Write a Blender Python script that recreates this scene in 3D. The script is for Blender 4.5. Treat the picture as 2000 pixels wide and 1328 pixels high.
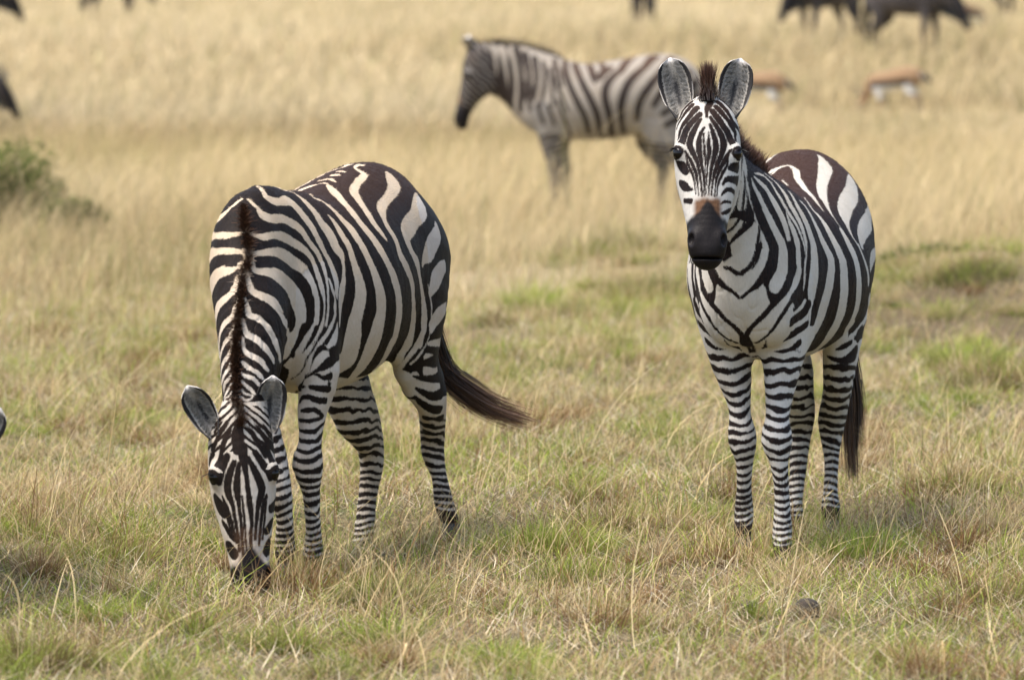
import bpy, math, random, os
import numpy as np
from mathutils import Vector, Matrix
from mathutils.kdtree import KDTree

# ------------------------------------------------------------------ scene set-up
for o in list(bpy.data.objects):
    bpy.data.objects.remove(o)
scene = bpy.context.scene
COL = scene.collection

CAM_H = 2.0
cam_data = bpy.data.cameras.new("camera")
cam_data.lens = 200.0
cam_data.sensor_width = 36.0
cam_data.clip_start = 0.5
cam_data.clip_end = 9000.0
cam_data.dof.use_dof = True
cam_data.dof.focus_distance = 19.0
cam_data.dof.aperture_fstop = 4.2
cam = bpy.data.objects.new("camera", cam_data)
COL.objects.link(cam)
cam.location = (0.0, 0.0, CAM_H)
cam.rotation_euler = (math.radians(90.0 - 3.8), 0.0, 0.0)
scene.camera = cam
scene.render.resolution_x = 1024
scene.render.resolution_y = 679

SUN_EL, SUN_AZ = 66.0, -112.0      # elevation, azimuth of the sun as seen from the camera (0 = ahead, + = right)
world = bpy.data.worlds.new("World")
scene.world = world
world.use_nodes = True
wn = world.node_tree.nodes
wl = world.node_tree.links
bg = wn["Background"]
sky = wn.new("ShaderNodeTexSky")
sky.sky_type = 'NISHITA'
sky.sun_disc = False
sky.sun_elevation = math.radians(SUN_EL)
sky.sun_rotation = math.radians(SUN_AZ)
sky.dust_density = 3.0
sky.air_density = 1.0
wl.new(sky.outputs[0], bg.inputs[0])
bg.inputs[1].default_value = 0.15
sun_data = bpy.data.lights.new("sun", 'SUN')
sun_data.energy = 2.4
sun_data.angle = math.radians(26.0)
sun_data.color = (1.0, 0.955, 0.88)
sun = bpy.data.objects.new("sun", sun_data)
COL.objects.link(sun)
sd = Vector((math.sin(math.radians(SUN_AZ)) * math.cos(math.radians(SUN_EL)),
             math.cos(math.radians(SUN_AZ)) * math.cos(math.radians(SUN_EL)),
             math.sin(math.radians(SUN_EL))))
sun.rotation_euler = sd.to_track_quat('Z', 'Y').to_euler()

scene.view_settings.view_transform = 'Standard'
scene.view_settings.look = 'None'
scene.view_settings.exposure = 1.22
scene.view_settings.gamma = 1.0
scene.render.engine = 'CYCLES'
scene.cycles.use_denoising = True
scene.cycles.max_bounces = 6
scene.cycles.transparent_max_bounces = 8

# ------------------------------------------------------------------ helpers
def tag(o, label=None, cat=None, group=None, kind=None):
    if label: o['label'] = label
    if cat: o['category'] = cat
    if group: o['group'] = group
    if kind: o['kind'] = kind
    return o

def empty(name, loc, rz=0.0):
    o = bpy.data.objects.new(name, None)
    COL.objects.link(o)
    o.location = loc
    o.rotation_euler = (0, 0, rz)
    o.empty_display_size = 0.2
    return o

def mesh_obj(name, verts, faces, mat, parent=None, smooth=True, attrs=None, loops=None):
    """verts (n,3) array; faces (m,4) or (m,3) int array or list of polygons."""
    me = bpy.data.meshes.new(name)
    verts = np.asarray(verts, dtype=np.float32)
    if isinstance(faces, np.ndarray):
        n, k = faces.shape
        me.vertices.add(len(verts))
        me.vertices.foreach_set("co", verts.ravel())
        me.loops.add(n * k)
        me.loops.foreach_set("vertex_index", faces.astype(np.int32).ravel())
        me.polygons.add(n)
        me.polygons.foreach_set("loop_start", np.arange(n, dtype=np.int32) * k)
        me.polygons.foreach_set("loop_total", np.full(n, k, dtype=np.int32))
        me.update(calc_edges=True)
    else:
        me.from_pydata([tuple(v) for v in verts], [], faces)
        me.update()
    if smooth:
        me.polygons.foreach_set("use_smooth", np.ones(len(me.polygons), dtype=bool))
    if attrs:
        for k, v in attrs.items():
            v = np.asarray(v, dtype=np.float32)
            if v.ndim == 1:
                a = me.attributes.new(k, 'FLOAT', 'POINT')
                a.data.foreach_set("value", v)
            else:
                a = me.attributes.new(k, 'FLOAT_COLOR', 'POINT')
                c = np.ones((len(v), 4), dtype=np.float32); c[:, :3] = v[:, :3]
                a.data.foreach_set("color", c.ravel())
    if mat: me.materials.append(mat)
    o = bpy.data.objects.new(name, me)
    COL.objects.link(o)
    if parent: o.parent = parent
    return o

def _hash(i, j, k, seed):
    h = (i * 374761393 + j * 668265263 + k * 2147483647 + seed * 1274126177) & 0xFFFFFFFF
    h = ((h ^ (h >> 13)) * 1274126177) & 0xFFFFFFFF
    h = (h ^ (h >> 16)) & 0xFFFF
    return h.astype(np.float32) / 32767.5 - 1.0

def vnoise(p, scale, seed=0):
    """value noise in [-1,1]; p (n,3)"""
    q = np.asarray(p, dtype=np.float64) * scale
    i = np.floor(q).astype(np.int64)
    f = (q - i); f = f * f * (3 - 2 * f)
    out = 0
    for dx in (0, 1):
        wx = f[:, 0] if dx else 1 - f[:, 0]
        for dy in (0, 1):
            wy = f[:, 1] if dy else 1 - f[:, 1]
            for dz in (0, 1):
                wz = f[:, 2] if dz else 1 - f[:, 2]
                out = out + wx * wy * wz * _hash(i[:, 0] + dx, i[:, 1] + dy, i[:, 2] + dz, seed)
    return out

def fbm(p, scale, seed=0, octv=3):
    r = 0; a = 1.0; s = 0
    for o in range(octv):
        r = r + a * vnoise(p, scale * 2 ** o, seed + 17 * o); s += a; a *= 0.5
    return r / s

def sstep(a, b, x):
    t = np.clip((x - a) / (b - a), 0, 1)
    return t * t * (3 - 2 * t)

# ---- node helpers
def new_mat(name):
    m = bpy.data.materials.new(name); m.use_nodes = True
    nt = m.node_tree
    b = nt.nodes["Principled BSDF"]
    return m, nt, b

def N(nt, typ, **kw):
    n = nt.nodes.new(typ)
    for k, v in kw.items():
        if k.startswith('i_'):
            n.inputs[k[2:]].default_value = v
        elif k.startswith('n_'):
            n.inputs[int(k[2:])].default_value = v
        else:
            setattr(n, k, v)
    return n

def mixc(nt, fac, a, b, blend='MIX'):
    m = nt.nodes.new('ShaderNodeMix'); m.data_type = 'RGBA'; m.blend_type = blend
    for s, v in ((m.inputs[0], fac), (m.inputs[6], a), (m.inputs[7], b)):
        if isinstance(v, bpy.types.NodeSocket): nt.links.new(v, s)
        elif isinstance(v, (tuple, list)): s.default_value = (*v[:3], 1.0)
        else: s.default_value = v
    return m.outputs[2]

def mth(nt, op, a, b=None, c=None, clamp=False):
    m = nt.nodes.new('ShaderNodeMath'); m.operation = op; m.use_clamp = clamp
    for s, v in zip(m.inputs, (a, b, c)):
        if v is None: continue
        if isinstance(v, bpy.types.NodeSocket): nt.links.new(v, s)
        else: s.default_value = v
    return m.outputs[0]

def attr(nt, name):
    a = nt.nodes.new('ShaderNodeAttribute'); a.attribute_name = name
    return a

def maprange(nt, v, a, b, c=0.0, d=1.0):
    m = nt.nodes.new('ShaderNodeMapRange')
    nt.links.new(v, m.inputs[0])
    for i, x in enumerate((a, b, c, d)): m.inputs[i + 1].default_value = x
    return m.outputs[0]

# ------------------------------------------------------------------ implicit surface modelling
def seg_eval(P, A, B, ra, rb, side):
    """elliptic round-cone value. P (n,3); ra,rb=(side,up); side axis unit vec. returns (f, t)"""
    d = B - A
    L2 = float(d @ d) + 1e-12
    t = np.clip(((P - A) @ d) / L2, 0, 1)
    v = P - A - t[:, None] * d
    L = math.sqrt(L2)
    ax = d / L
    s = side - (side @ ax) * ax
    s = s / (np.linalg.norm(s) + 1e-9)
    u = np.cross(ax, s)
    rs = ra[0] + (rb[0] - ra[0]) * t
    ru = ra[1] + (rb[1] - ra[1]) * t
    rm = 0.5 * (rs + ru)
    e = 2.0
    q = np.sqrt((v @ s / rs) ** 2 + (v @ u / ru) ** 2 + (v @ ax / rm) ** 2)
    f = (q - 1) * np.minimum(rs, ru)
    return f, t

def crom(p, n):
    """Catmull-Rom densification of a polyline (rows = points, any number of columns)"""
    if len(p) < 3 or n < 2: return p
    q = np.concatenate([[2 * p[0] - p[1]], p, [2 * p[-1] - p[-2]]])
    out = []
    for i in range(1, len(q) - 2):
        a, b, c, d = q[i - 1], q[i], q[i + 1], q[i + 2]
        for j in range(n):
            t = j / n
            out.append(0.5 * (2 * b + (c - a) * t + (2 * a - 5 * b + 4 * c - d) * t * t + (3 * b - a - 3 * c + d) * t ** 3))
    out.append(p[-1])
    return np.array(out)

class Field:
    """a list of chains; each: dict(pts=[(x,y,z,rs,ru)..], side, k, grp)"""
    def __init__(self):
        self.ch = []
    def chain(self, pts, side=(0, 1, 0), k=0.05, grp='body', sub=False, dens=3):
        pts = crom(np.array(pts, dtype=np.float64), dens)
        self.ch.append(dict(pts=np.array(pts, dtype=np.float64), side=np.array(side, dtype=np.float64), k=k, grp=grp, sub=sub))
    def blob(self, c, r, side=(0, 1, 0), up=(0, 0, 1), k=0.04, grp='body', sub=False):
        """ellipsoid: radii r=(side, up, third)"""
        self.ch.append(dict(c=np.array(c, dtype=np.float64), r=np.array(r, dtype=np.float64), side=np.array(side, dtype=np.float64),
                            up=np.array(up, dtype=np.float64), k=k, grp=grp, sub=sub))
    def ev(self, c, P):
        if 'c' in c:
            s = c['side'] / np.linalg.norm(c['side'])
            u = c['up'] - (c['up'] @ s) * s; u /= np.linalg.norm(u)
            w = np.cross(s, u)
            v = P - c['c']
            q = np.sqrt((v @ s / c['r'][0]) ** 2 + (v @ u / c['r'][1]) ** 2 + (v @ w / c['r'][2]) ** 2)
            return (q - 1) * c['r'].min(), None
        p = c['pts']; best = None; bt = None
        for i in range(len(p) - 1):
            f, t = seg_eval(P, p[i, :3], p[i + 1, :3], p[i, 3:5], p[i + 1, 3:5], c['side'])
            if best is None: best, bt = f, t + i
            else:
                m = f < best
                best = np.where(m, f, best); bt = np.where(m, t + i, bt)
        return best, bt
    def at(self, P):
        f = np.full(len(P), 0.3)
        for c in self.ch:
            d, _ = self.ev(c, P)
            f = self._comb(f, d, c)
        return f
    @staticmethod
    def _comb(a, b, c):
        k = c['k']
        if c['sub']:
            b = -b
            h = np.clip(0.5 - 0.5 * (b - a) / k, 0, 1)
            return b * (1 - h) + a * h + k * h * (1 - h) if False else np.maximum(a, b) + np.maximum(k - np.abs(a - b), 0) ** 2 / (4 * k)
        return np.minimum(a, b) - np.maximum(k - np.abs(a - b), 0) ** 2 / (4 * k)
    def group(self, P, grps):
        """per group: (min f, chain index, t)"""
        out = {}
        for g in grps:
            best = np.full(len(P), 1e3)
            for c in self.ch:
                if c['grp'] != g or c['sub']: continue
                d, t = self.ev(c, P)
                best = np.minimum(best, d)
            out[g] = best
        return out
    def bbox(self, c, m):
        if 'c' in c:
            r = c['r'].max() + m
            return c['c'] - r, c['c'] + r
        p = c['pts']; r = p[:, 3:5].max(1)[:, None] + m
        return (p[:, :3] - r).min(0), (p[:, :3] + r).max(0)
    def surface(self, xs, ys, zs):
        F = np.full((len(xs), len(ys), len(zs)), 0.3, dtype=np.float32)
        for c in self.ch:
            m = c['k'] * 1.6 + 0.02
            subs = [c]
            if 'pts' in c and len(c['pts']) > 2 and not c['sub']:
                subs = None
            lo, hi = self.bbox(c, m)
            i0, i1 = np.searchsorted(xs, lo[0]), np.searchsorted(xs, hi[0])
            j0, j1 = np.searchsorted(ys, lo[1]), np.searchsorted(ys, hi[1])
            k0, k1 = np.searchsorted(zs, lo[2]), np.searchsorted(zs, hi[2])
            if i1 <= i0 or j1 <= j0 or k1 <= k0: continue
            if subs is not None:
                for a in range(i0, i1, 40):
                    b = min(a + 40, i1)
                    X, Y, Z = np.meshgrid(xs[a:b], ys[j0:j1], zs[k0:k1], indexing='ij')
                    d, _ = self.ev(c, np.stack([X.ravel(), Y.ravel(), Z.ravel()], 1))
                    F[a:b, j0:j1, k0:k1] = self._comb(F[a:b, j0:j1, k0:k1], d.reshape(X.shape), c)
            else:
                D = np.full((i1 - i0, j1 - j0, k1 - k0), 0.3, dtype=np.float32)
                p = c['pts']
                for s in range(len(p) - 1):
                    r = p[s:s + 2, 3:5].max() + m
                    l2 = np.minimum(p[s, :3], p[s + 1, :3]) - r; h2 = np.maximum(p[s, :3], p[s + 1, :3]) + r
                    a0, a1 = max(i0, np.searchsorted(xs, l2[0])), min(i1, np.searchsorted(xs, h2[0]))
                    b0, b1 = max(j0, np.searchsorted(ys, l2[1])), min(j1, np.searchsorted(ys, h2[1]))
                    c0, c1 = max(k0, np.searchsorted(zs, l2[2])), min(k1, np.searchsorted(zs, h2[2]))
                    for a in range(a0, a1, 40):
                        b = min(a + 40, a1)
                        if b1 <= b0 or c1 <= c0: continue
                        X, Y, Z = np.meshgrid(xs[a:b], ys[b0:b1], zs[c0:c1], indexing='ij')
                        d, _ = seg_eval(np.stack([X.ravel(), Y.ravel(), Z.ravel()], 1), p[s, :3], p[s + 1, :3], p[s, 3:5], p[s + 1, 3:5], c['side'])
                        S = D[a - i0:b - i0, b0 - j0:b1 - j0, c0 - k0:c1 - k0]
                        np.minimum(S, d.reshape(X.shape), out=S)
                F[i0:i1, j0:j1, k0:k1] = self._comb(F[i0:i1, j0:j1, k0:k1], D, c)
        return surface_nets(F, xs, ys, zs)

def surface_nets(F, xs, ys, zs):
    nx, ny, nz = F.shape
    ins = F < 0
    cnt = np.zeros((nx - 1, ny - 1, nz - 1), dtype=np.int8)
    for a in (0, 1):
        for b in (0, 1):
            for c in (0, 1):
                cnt += ins[a:nx - 1 + a, b:ny - 1 + b, c:nz - 1 + c]
    act = (cnt > 0) & (cnt < 8)
    I, J, K = np.nonzero(act)
    idx = -np.ones(act.shape, dtype=np.int32)
    idx[I, J, K] = np.arange(len(I))
    corners = [(a, b, c) for a in (0, 1) for b in (0, 1) for c in (0, 1)]
    val = {c: F[I + c[0], J + c[1], K + c[2]].astype(np.float64) for c in corners}
    acc = np.zeros((len(I), 3)); n = np.zeros(len(I))
    for c in corners:
        for ax in range(3):
            if c[ax] == 1: continue
            d = list(c); d[ax] = 1; d = tuple(d)
            v0, v1 = val[c], val[d]
            m = (v0 < 0) != (v1 < 0)
            t = np.where(m, v0 / np.where(m, v0 - v1, 1), 0)
            pos = np.empty((len(I), 3))
            for q in range(3):
                pos[:, q] = c[q]
            pos[:, ax] = t
            acc[m] += pos[m]; n[m] += 1
    acc /= n[:, None]
    V = np.empty((len(I), 3))
    V[:, 0] = xs[I] + acc[:, 0] * (xs[I + 1] - xs[I])
    V[:, 1] = ys[J] + acc[:, 1] * (ys[J + 1] - ys[J])
    V[:, 2] = zs[K] + acc[:, 2] * (zs[K + 1] - zs[K])
    faces = []
    # x edges
    m = ins[:-1, 1:-1, 1:-1] != ins[1:, 1:-1, 1:-1]
    a, b, c = np.nonzero(m); b = b + 1; c = c + 1
    q = np.stack([idx[a, b - 1, c - 1], idx[a, b, c - 1], idx[a, b, c], idx[a, b - 1, c]], 1)
    fl = ins[a, b, c]; q[~fl] = q[~fl][:, ::-1]; faces.append(q)
    m = ins[1:-1, :-1, 1:-1] != ins[1:-1, 1:, 1:-1]
    a, b, c = np.nonzero(m); a = a + 1; c = c + 1
    q = np.stack([idx[a - 1, b, c - 1], idx[a - 1, b, c], idx[a, b, c], idx[a, b, c - 1]], 1)
    fl = ins[a, b, c]; q[~fl] = q[~fl][:, ::-1]; faces.append(q)
    m = ins[1:-1, 1:-1, :-1] != ins[1:-1, 1:-1, 1:]
    a, b, c = np.nonzero(m); a = a + 1; b = b + 1
    q = np.stack([idx[a - 1, b - 1, c], idx[a, b - 1, c], idx[a, b, c], idx[a - 1, b, c]], 1)
    fl = ins[a, b, c]; q[~fl] = q[~fl][:, ::-1]; faces.append(q)
    Q = np.concatenate(faces)
    Q = Q[(Q >= 0).all(1)]
    return V, Q

def axis_grid(lo, hi, coarse, fine_ranges, fine):
    x = lo; out = [lo]
    while x < hi:
        st = fine if any(a <= x <= b for a, b in fine_ranges) else coarse
        x += st; out.append(x)
    return np.array(out)
POSES = {'L': {'torso': [(-0.74, 0.0, 0.96, 0.11, 0.2), (-0.6, 0.0, 1.01, 0.175, 0.27), (-0.42, 0.01, 0.99, 0.225, 0.32), (-0.18, 0.01, 0.925, 0.28, 0.345),
                 (0.1, 0.02, 0.88, 0.295, 0.335), (0.31, 0.035, 0.895, 0.2, 0.32), (0.5, 0.045, 0.92, 0.095, 0.25), (0.62, 0.04, 0.88, 0.1, 0.19)],
       'neck': [(0.46, 0.045, 0.95, 0.085, 0.22), (0.66, 0.029, 1.037, 0.11, 0.2), (0.84, 0.102, 0.88, 0.115, 0.17), (0.98, 0.158, 0.74, 0.098, 0.14),
                (1.09, 0.188, 0.624, 0.078, 0.1), (1.15, 0.205, 0.547, 0.062, 0.078)],
       'hs': 0.98,
       'roll': 0.24,
       'sh': 0.075,
       'cb': (0.045, 0.062),
       'mane_len': 0.05,
       'mane_top': 0.05,
       'mane_w': 0.013,
       'mane_start': 0.66,
       'mane_tip': (0.1, 0.045, 0.02),
       'mane_lean': 0.15,
       'head': {'O': (1.25, 0.236, 0.531), 'U': (0.07, 0.099, -0.993), 'S': (-0.449, 0.892, 0.057)},
       'LF': [(0.46, 0.15, 0.9, 0.085, 0.13), (0.47, 0.197, 0.657, 0.062, 0.085), (0.5, 0.182, 0.523, 0.048, 0.06), (0.53, 0.186, 0.423, 0.037, 0.042),
              (0.55, 0.186, 0.34, 0.05, 0.047), (0.55, 0.197, 0.252, 0.029, 0.033), (0.55, 0.204, 0.128, 0.025, 0.028), (0.55, 0.204, 0.055, 0.034, 0.036),
              (0.58, 0.219, 0.004, 0.028, 0.03)],
       'RF': [(0.5, -0.08, 0.9, 0.07, 0.13), (0.55, -0.05, 0.62, 0.055, 0.085), (0.6, 0.06, 0.45, 0.045, 0.055), (0.68, 0.134, 0.282, 0.04, 0.045),
              (0.68, 0.154, 0.181, 0.027, 0.03), (0.66, 0.146, 0.084, 0.034, 0.036), (0.68, 0.152, 0.032, 0.028, 0.03)],
       'LH': [(-0.52, 0.155, 1.0, 0.115, 0.24), (-0.46, 0.185, 0.82, 0.095, 0.19), (-0.48, 0.181, 0.619, 0.07, 0.13), (-0.58, 0.201, 0.488, 0.05, 0.085),
              (-0.7, 0.162, 0.352, 0.043, 0.052), (-0.72, 0.156, 0.278, 0.038, 0.05), (-0.72, 0.179, 0.197, 0.026, 0.033), (-0.71, 0.202, 0.1, 0.034, 0.036),
              (-0.68, 0.24, 0.037, 0.028, 0.03)],
       'RH': [(-0.52, -0.155, 1.0, 0.115, 0.24), (-0.42, -0.13, 0.78, 0.095, 0.18), (-0.42, -0.047, 0.502, 0.07, 0.13), (-0.52, -0.038, 0.405, 0.058, 0.1),
              (-0.63, -0.048, 0.324, 0.045, 0.07), (-0.66, -0.052, 0.232, 0.04, 0.05), (-0.65, -0.064, 0.124, 0.032, 0.035), (-0.62, -0.068, -0.015, 0.036, 0.036),
              (-0.58, -0.076, -0.073, 0.03, 0.03)],
       'tail_r': 0.015,
       'tail': [(-0.76, 0.0, 1.08), (-0.8, 0.04, 0.95), (-0.81, 0.1, 0.8), (-0.84, 0.143, 0.576), (-0.85, 0.222, 0.492), (-0.86, 0.334, 0.426), (-0.88, 0.461, 0.386)],
       'crest': [(0.56, 0.002, 1.2), (0.66, 0.02, 1.121), (0.78, 0.053, 1.009), (0.9, 0.085, 0.883), (1.04, 0.133, 0.743), (1.18, 0.193, 0.606)]},
 'R': {'torso': [(-0.76, 0.03, 1.02, 0.11, 0.18), (-0.62, 0.03, 1.04, 0.2, 0.265), (-0.42, 0.03, 1.02, 0.25, 0.315), (-0.18, 0.03, 0.96, 0.3, 0.33),
                 (0.1, 0.028, 0.925, 0.31, 0.305), (0.33, 0.025, 0.93, 0.25, 0.285), (0.5, 0.02, 0.95, 0.18, 0.265), (0.64, 0.015, 0.91, 0.145, 0.2)],
       'neck': [(0.48, 0.0, 1.02, 0.14, 0.24), (0.66, -0.005, 1.13, 0.115, 0.2), (0.8, -0.03, 1.25, 0.076, 0.15), (0.88, -0.045, 1.355, 0.066, 0.11),
                (0.92, -0.05, 1.405, 0.056, 0.08)],
       'forelock': 0.135,
       'mane_len': 0.085,
       'mane_top': 0.07,
       'mane_w': 0.016,
       'mane_tip': (0.085, 0.034, 0.018),
       'tail_brown': 0.15,
       'tail_r': 0.012,
       'hs': 0.93,
       'head': {'O': (1.03, -0.062, 1.526), 'U': (0.339, 0.057, -0.939), 'S': (-0.193, 0.981, -0.009)},
       'LF': [(0.48, 0.13, 0.92, 0.08, 0.13), (0.52, 0.115, 0.675, 0.068, 0.09), (0.56, 0.108, 0.538, 0.048, 0.055), (0.6, 0.107, 0.458, 0.04, 0.043),
              (0.62, 0.109, 0.39, 0.053, 0.048), (0.62, 0.118, 0.309, 0.031, 0.034), (0.62, 0.128, 0.187, 0.025, 0.028), (0.63, 0.13, 0.075, 0.034, 0.036),
              (0.68, 0.136, -0.003, 0.029, 0.03)],
       'RF': [(0.48, -0.13, 0.92, 0.08, 0.13), (0.5, -0.067, 0.636, 0.064, 0.08), (0.51, -0.041, 0.524, 0.043, 0.052), (0.52, -0.032, 0.46, 0.037, 0.043),
              (0.53, -0.023, 0.381, 0.049, 0.046), (0.52, -0.017, 0.306, 0.03, 0.032), (0.5, -0.022, 0.208, 0.025, 0.028), (0.48, -0.025, 0.119, 0.033, 0.035),
              (0.51, -0.025, 0.046, 0.028, 0.03)],
       'LH': [(-0.52, 0.165, 1.02, 0.11, 0.22), (-0.44, 0.19, 0.84, 0.09, 0.17), (-0.42, 0.18, 0.612, 0.062, 0.13), (-0.5, 0.158, 0.478, 0.05, 0.08),
              (-0.6, 0.126, 0.351, 0.045, 0.055), (-0.62, 0.119, 0.284, 0.036, 0.045), (-0.62, 0.12, 0.201, 0.025, 0.03), (-0.61, 0.118, 0.101, 0.026, 0.028),
              (-0.6, 0.12, 0.046, 0.034, 0.036), (-0.57, 0.124, 0.003, 0.029, 0.03)],
       'RH': [(-0.52, -0.145, 1.02, 0.11, 0.22), (-0.44, -0.12, 0.8, 0.09, 0.17), (-0.4, 0.004, 0.593, 0.065, 0.12), (-0.5, 0.014, 0.458, 0.055, 0.08),
              (-0.61, 0.004, 0.348, 0.046, 0.055), (-0.62, 0.001, 0.264, 0.038, 0.045), (-0.61, -0.001, 0.172, 0.03, 0.032), (-0.58, -0.006, 0.073, 0.027, 0.03),
              (-0.56, -0.006, 0.007, 0.035, 0.037), (-0.54, -0.009, -0.032, 0.031, 0.033)],
       'tail': [(-0.82, 0.0, 1.12), (-0.9, 0.03, 0.98), (-0.9, 0.1, 0.8), (-0.84, 0.159, 0.481), (-0.84, 0.168, 0.379), (-0.83, 0.167, 0.249), (-0.82, 0.172, 0.138)],
       'crest': [(0.56, 0.0, 1.28), (0.66, -0.01, 1.36), (0.76, -0.02, 1.45), (0.86, -0.035, 1.54), (0.96, -0.065, 1.561)]},
 'B': {'torso': [(-0.58, 0.0, 1.02, 0.1, 0.16), (-0.48, 0.0, 1.04, 0.19, 0.25), (-0.36, 0.0, 1.03, 0.25, 0.28), (-0.12, 0.0, 0.98, 0.29, 0.29),
                 (0.12, 0.0, 0.95, 0.29, 0.285), (0.3, 0.0, 0.95, 0.24, 0.28), (0.44, 0.0, 0.96, 0.18, 0.26), (0.54, 0.0, 0.94, 0.15, 0.19)],
       'neck': [(0.44, 0.0, 1.04, 0.13, 0.22), (0.662, 0.0, 1.141, 0.1, 0.225), (0.84, 0.0, 1.194, 0.085, 0.19), (0.951, 0.0, 1.248, 0.075, 0.15),
                (0.982, -0.0, 1.275, 0.07, 0.09)],
       'mane_white': 0.3,
       'mane_len': 0.075,
       'mane_top': 0.06,
       'mane_w': 0.02,
       'mane_tip': (0.05, 0.03, 0.022),
       'head': {'O': (1.071, -0.0, 1.325), 'U': (0.213, -0.0, -0.977), 'S': (0.0, 1.0, 0.0)},
       'LF': [(0.42, 0.13, 0.9, 0.075, 0.12), (0.44, 0.12, 0.7, 0.055, 0.085), (0.42, 0.12, 0.52, 0.042, 0.052), (0.41, 0.12, 0.4, 0.045, 0.046),
              (0.41, 0.12, 0.22, 0.027, 0.03), (0.41, 0.12, 0.11, 0.034, 0.036), (0.44, 0.12, 0.04, 0.028, 0.03)],
       'RF': [(0.42, -0.13, 0.9, 0.075, 0.12), (0.4, -0.12, 0.7, 0.055, 0.085), (0.36, -0.12, 0.52, 0.042, 0.052), (0.34, -0.12, 0.4, 0.045, 0.046),
              (0.33, -0.12, 0.22, 0.027, 0.03), (0.33, -0.12, 0.11, 0.034, 0.036), (0.36, -0.12, 0.04, 0.028, 0.03)],
       'LH': [(-0.42, 0.13, 1.0, 0.11, 0.2), (-0.38, 0.155, 0.82, 0.085, 0.16), (-0.44, 0.15, 0.66, 0.06, 0.11), (-0.56, 0.14, 0.48, 0.042, 0.055),
              (-0.56, 0.14, 0.38, 0.036, 0.045), (-0.53, 0.14, 0.22, 0.027, 0.03), (-0.52, 0.14, 0.12, 0.034, 0.036), (-0.49, 0.14, 0.04, 0.028, 0.03)],
       'RH': [(-0.42, -0.13, 1.0, 0.11, 0.2), (-0.34, -0.15, 0.82, 0.085, 0.16), (-0.3, -0.14, 0.66, 0.06, 0.11), (-0.4, -0.13, 0.48, 0.042, 0.055),
              (-0.4, -0.13, 0.38, 0.036, 0.045), (-0.37, -0.13, 0.22, 0.027, 0.03), (-0.36, -0.13, 0.12, 0.034, 0.036), (-0.33, -0.13, 0.04, 0.028, 0.03)],
       'tail': [(-0.74, 0.0, 1.12), (-0.83, 0.0, 0.98), (-0.84, 0.0, 0.8), (-0.82, 0.0, 0.65), (-0.8, 0.0, 0.5), (-0.78, 0.0, 0.35)],
       'crest': [(0.46, 0.0, 1.24), (0.58, 0.0, 1.33), (0.616, -0.0, 1.352), (0.79, -0.0, 1.386), (0.982, 0.0, 1.394)]}}
# ------------------------------------------------------------------ zebras
HEADC = [  # u, half width, half depth, centre offset behind the face line
    (0.0, .070, .065, -.095), (0.04, .100, .085, -.10), (0.10, .106, .105, -.11), (0.175, .103, .108, -.112),
    (0.25, .092, .098, -.105), (0.32, .078, .082, -.092), (0.39, .062, .066, -.078), (0.45, .060, .058, -.070), (0.50, .060, .055, -.070), (0.535, .048, .045, -.075)]

def head_frame(h):
    O = np.array(h['O'], float); U = np.array(h['U'], float); U /= np.linalg.norm(U)
    S = np.array(h['S'], float); S -= (S @ U) * U; S /= np.linalg.norm(S)
    Fn = np.cross(U, S)
    return O, U, S, Fn

def zebra_field(P):
    F = Field()
    F.chain([(x, y, z, a, b) for x, y, z, a, b in P['torso']], grp='body', k=.05, dens=7)
    F.chain(P['neck'], grp='body', k=.11, side=(0, 1, 0), dens=5)
    for s, k in (('LF', 1), ('RF', -1), ('LH', 1), ('RH', -1)):
        F.chain(P[s], grp=s, k=.055)
    # shoulder and chest muscle, haunch
    t = P['torso']; sh = P.get('sh', .12)
    F.blob((t[-2][0] - .06, sh + t[-2][1], t[-2][2] - .03), (.075, .22, .15), up=(.25, 0, 1), k=.07)
    F.blob((t[-2][0] - .06, -sh + t[-2][1], t[-2][2] - .03), (.075, .22, .15), up=(.25, 0, 1), k=.07)
    co, cr = P.get('cb', (.075, .085))
    for m in (1, -1):
        F.blob((t[-1][0] + .02, t[-1][1] + m * co, t[-1][2] - .06), (cr, .13, .10), up=(0, 0, 1), k=.04)
    O, U, S, Fn = head_frame(P['head'])
    hs = P.get('hs', 1.0); sh = P.get('sh', .12)
    hp = lambda u, s, f: O + hs * u * U + s * S + f * Fn
    F.chain([tuple(hp(u, 0, c)) + (w, d) for u, w, d, c in HEADC], side=S, grp='head', k=.05)
    for m in (1, -1):
        F.blob(hp(.20, m * .052, -.155), (.04, .105, .08), side=S, up=U, grp='head', k=.04)      # cheek
        F.blob(hp(.155, m * .088, -.055), (.026, .035, .03), side=S, up=U, grp='head', k=.022)      # brow
        F.blob(hp(.30, m * .052, -.085), (.02, .10, .028), side=S, up=U, grp='head', k=.03)
        F.blob(hp(.485, m * .040, -.040), (.024, .034, .026), side=S, up=U, grp='head', k=.02)    # nostril rim
        F.blob(hp(.49, m * .054, -.026), (.011, .021, .018), side=S, up=U + .45 * m * S, grp='head', k=.007, sub=True)
    F.blob(hp(.525, 0, -.062), (.048, .036, .038), side=S, up=U, grp='head', k=.025)               # upper lip
    F.blob(hp(.548, 0, -.098), (.037, .022, .030), side=S, up=U, grp='head', k=.012)               # lower lip
    F.blob(hp(.550, 0, -.050), (.052, .0045, .035), side=S, up=U - .25 * Fn, grp='head', k=.006, sub=True)     # mouth
    return F

def in_ranges(vals, m):
    return [(min(vals) - m, max(vals) + m)]

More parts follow.
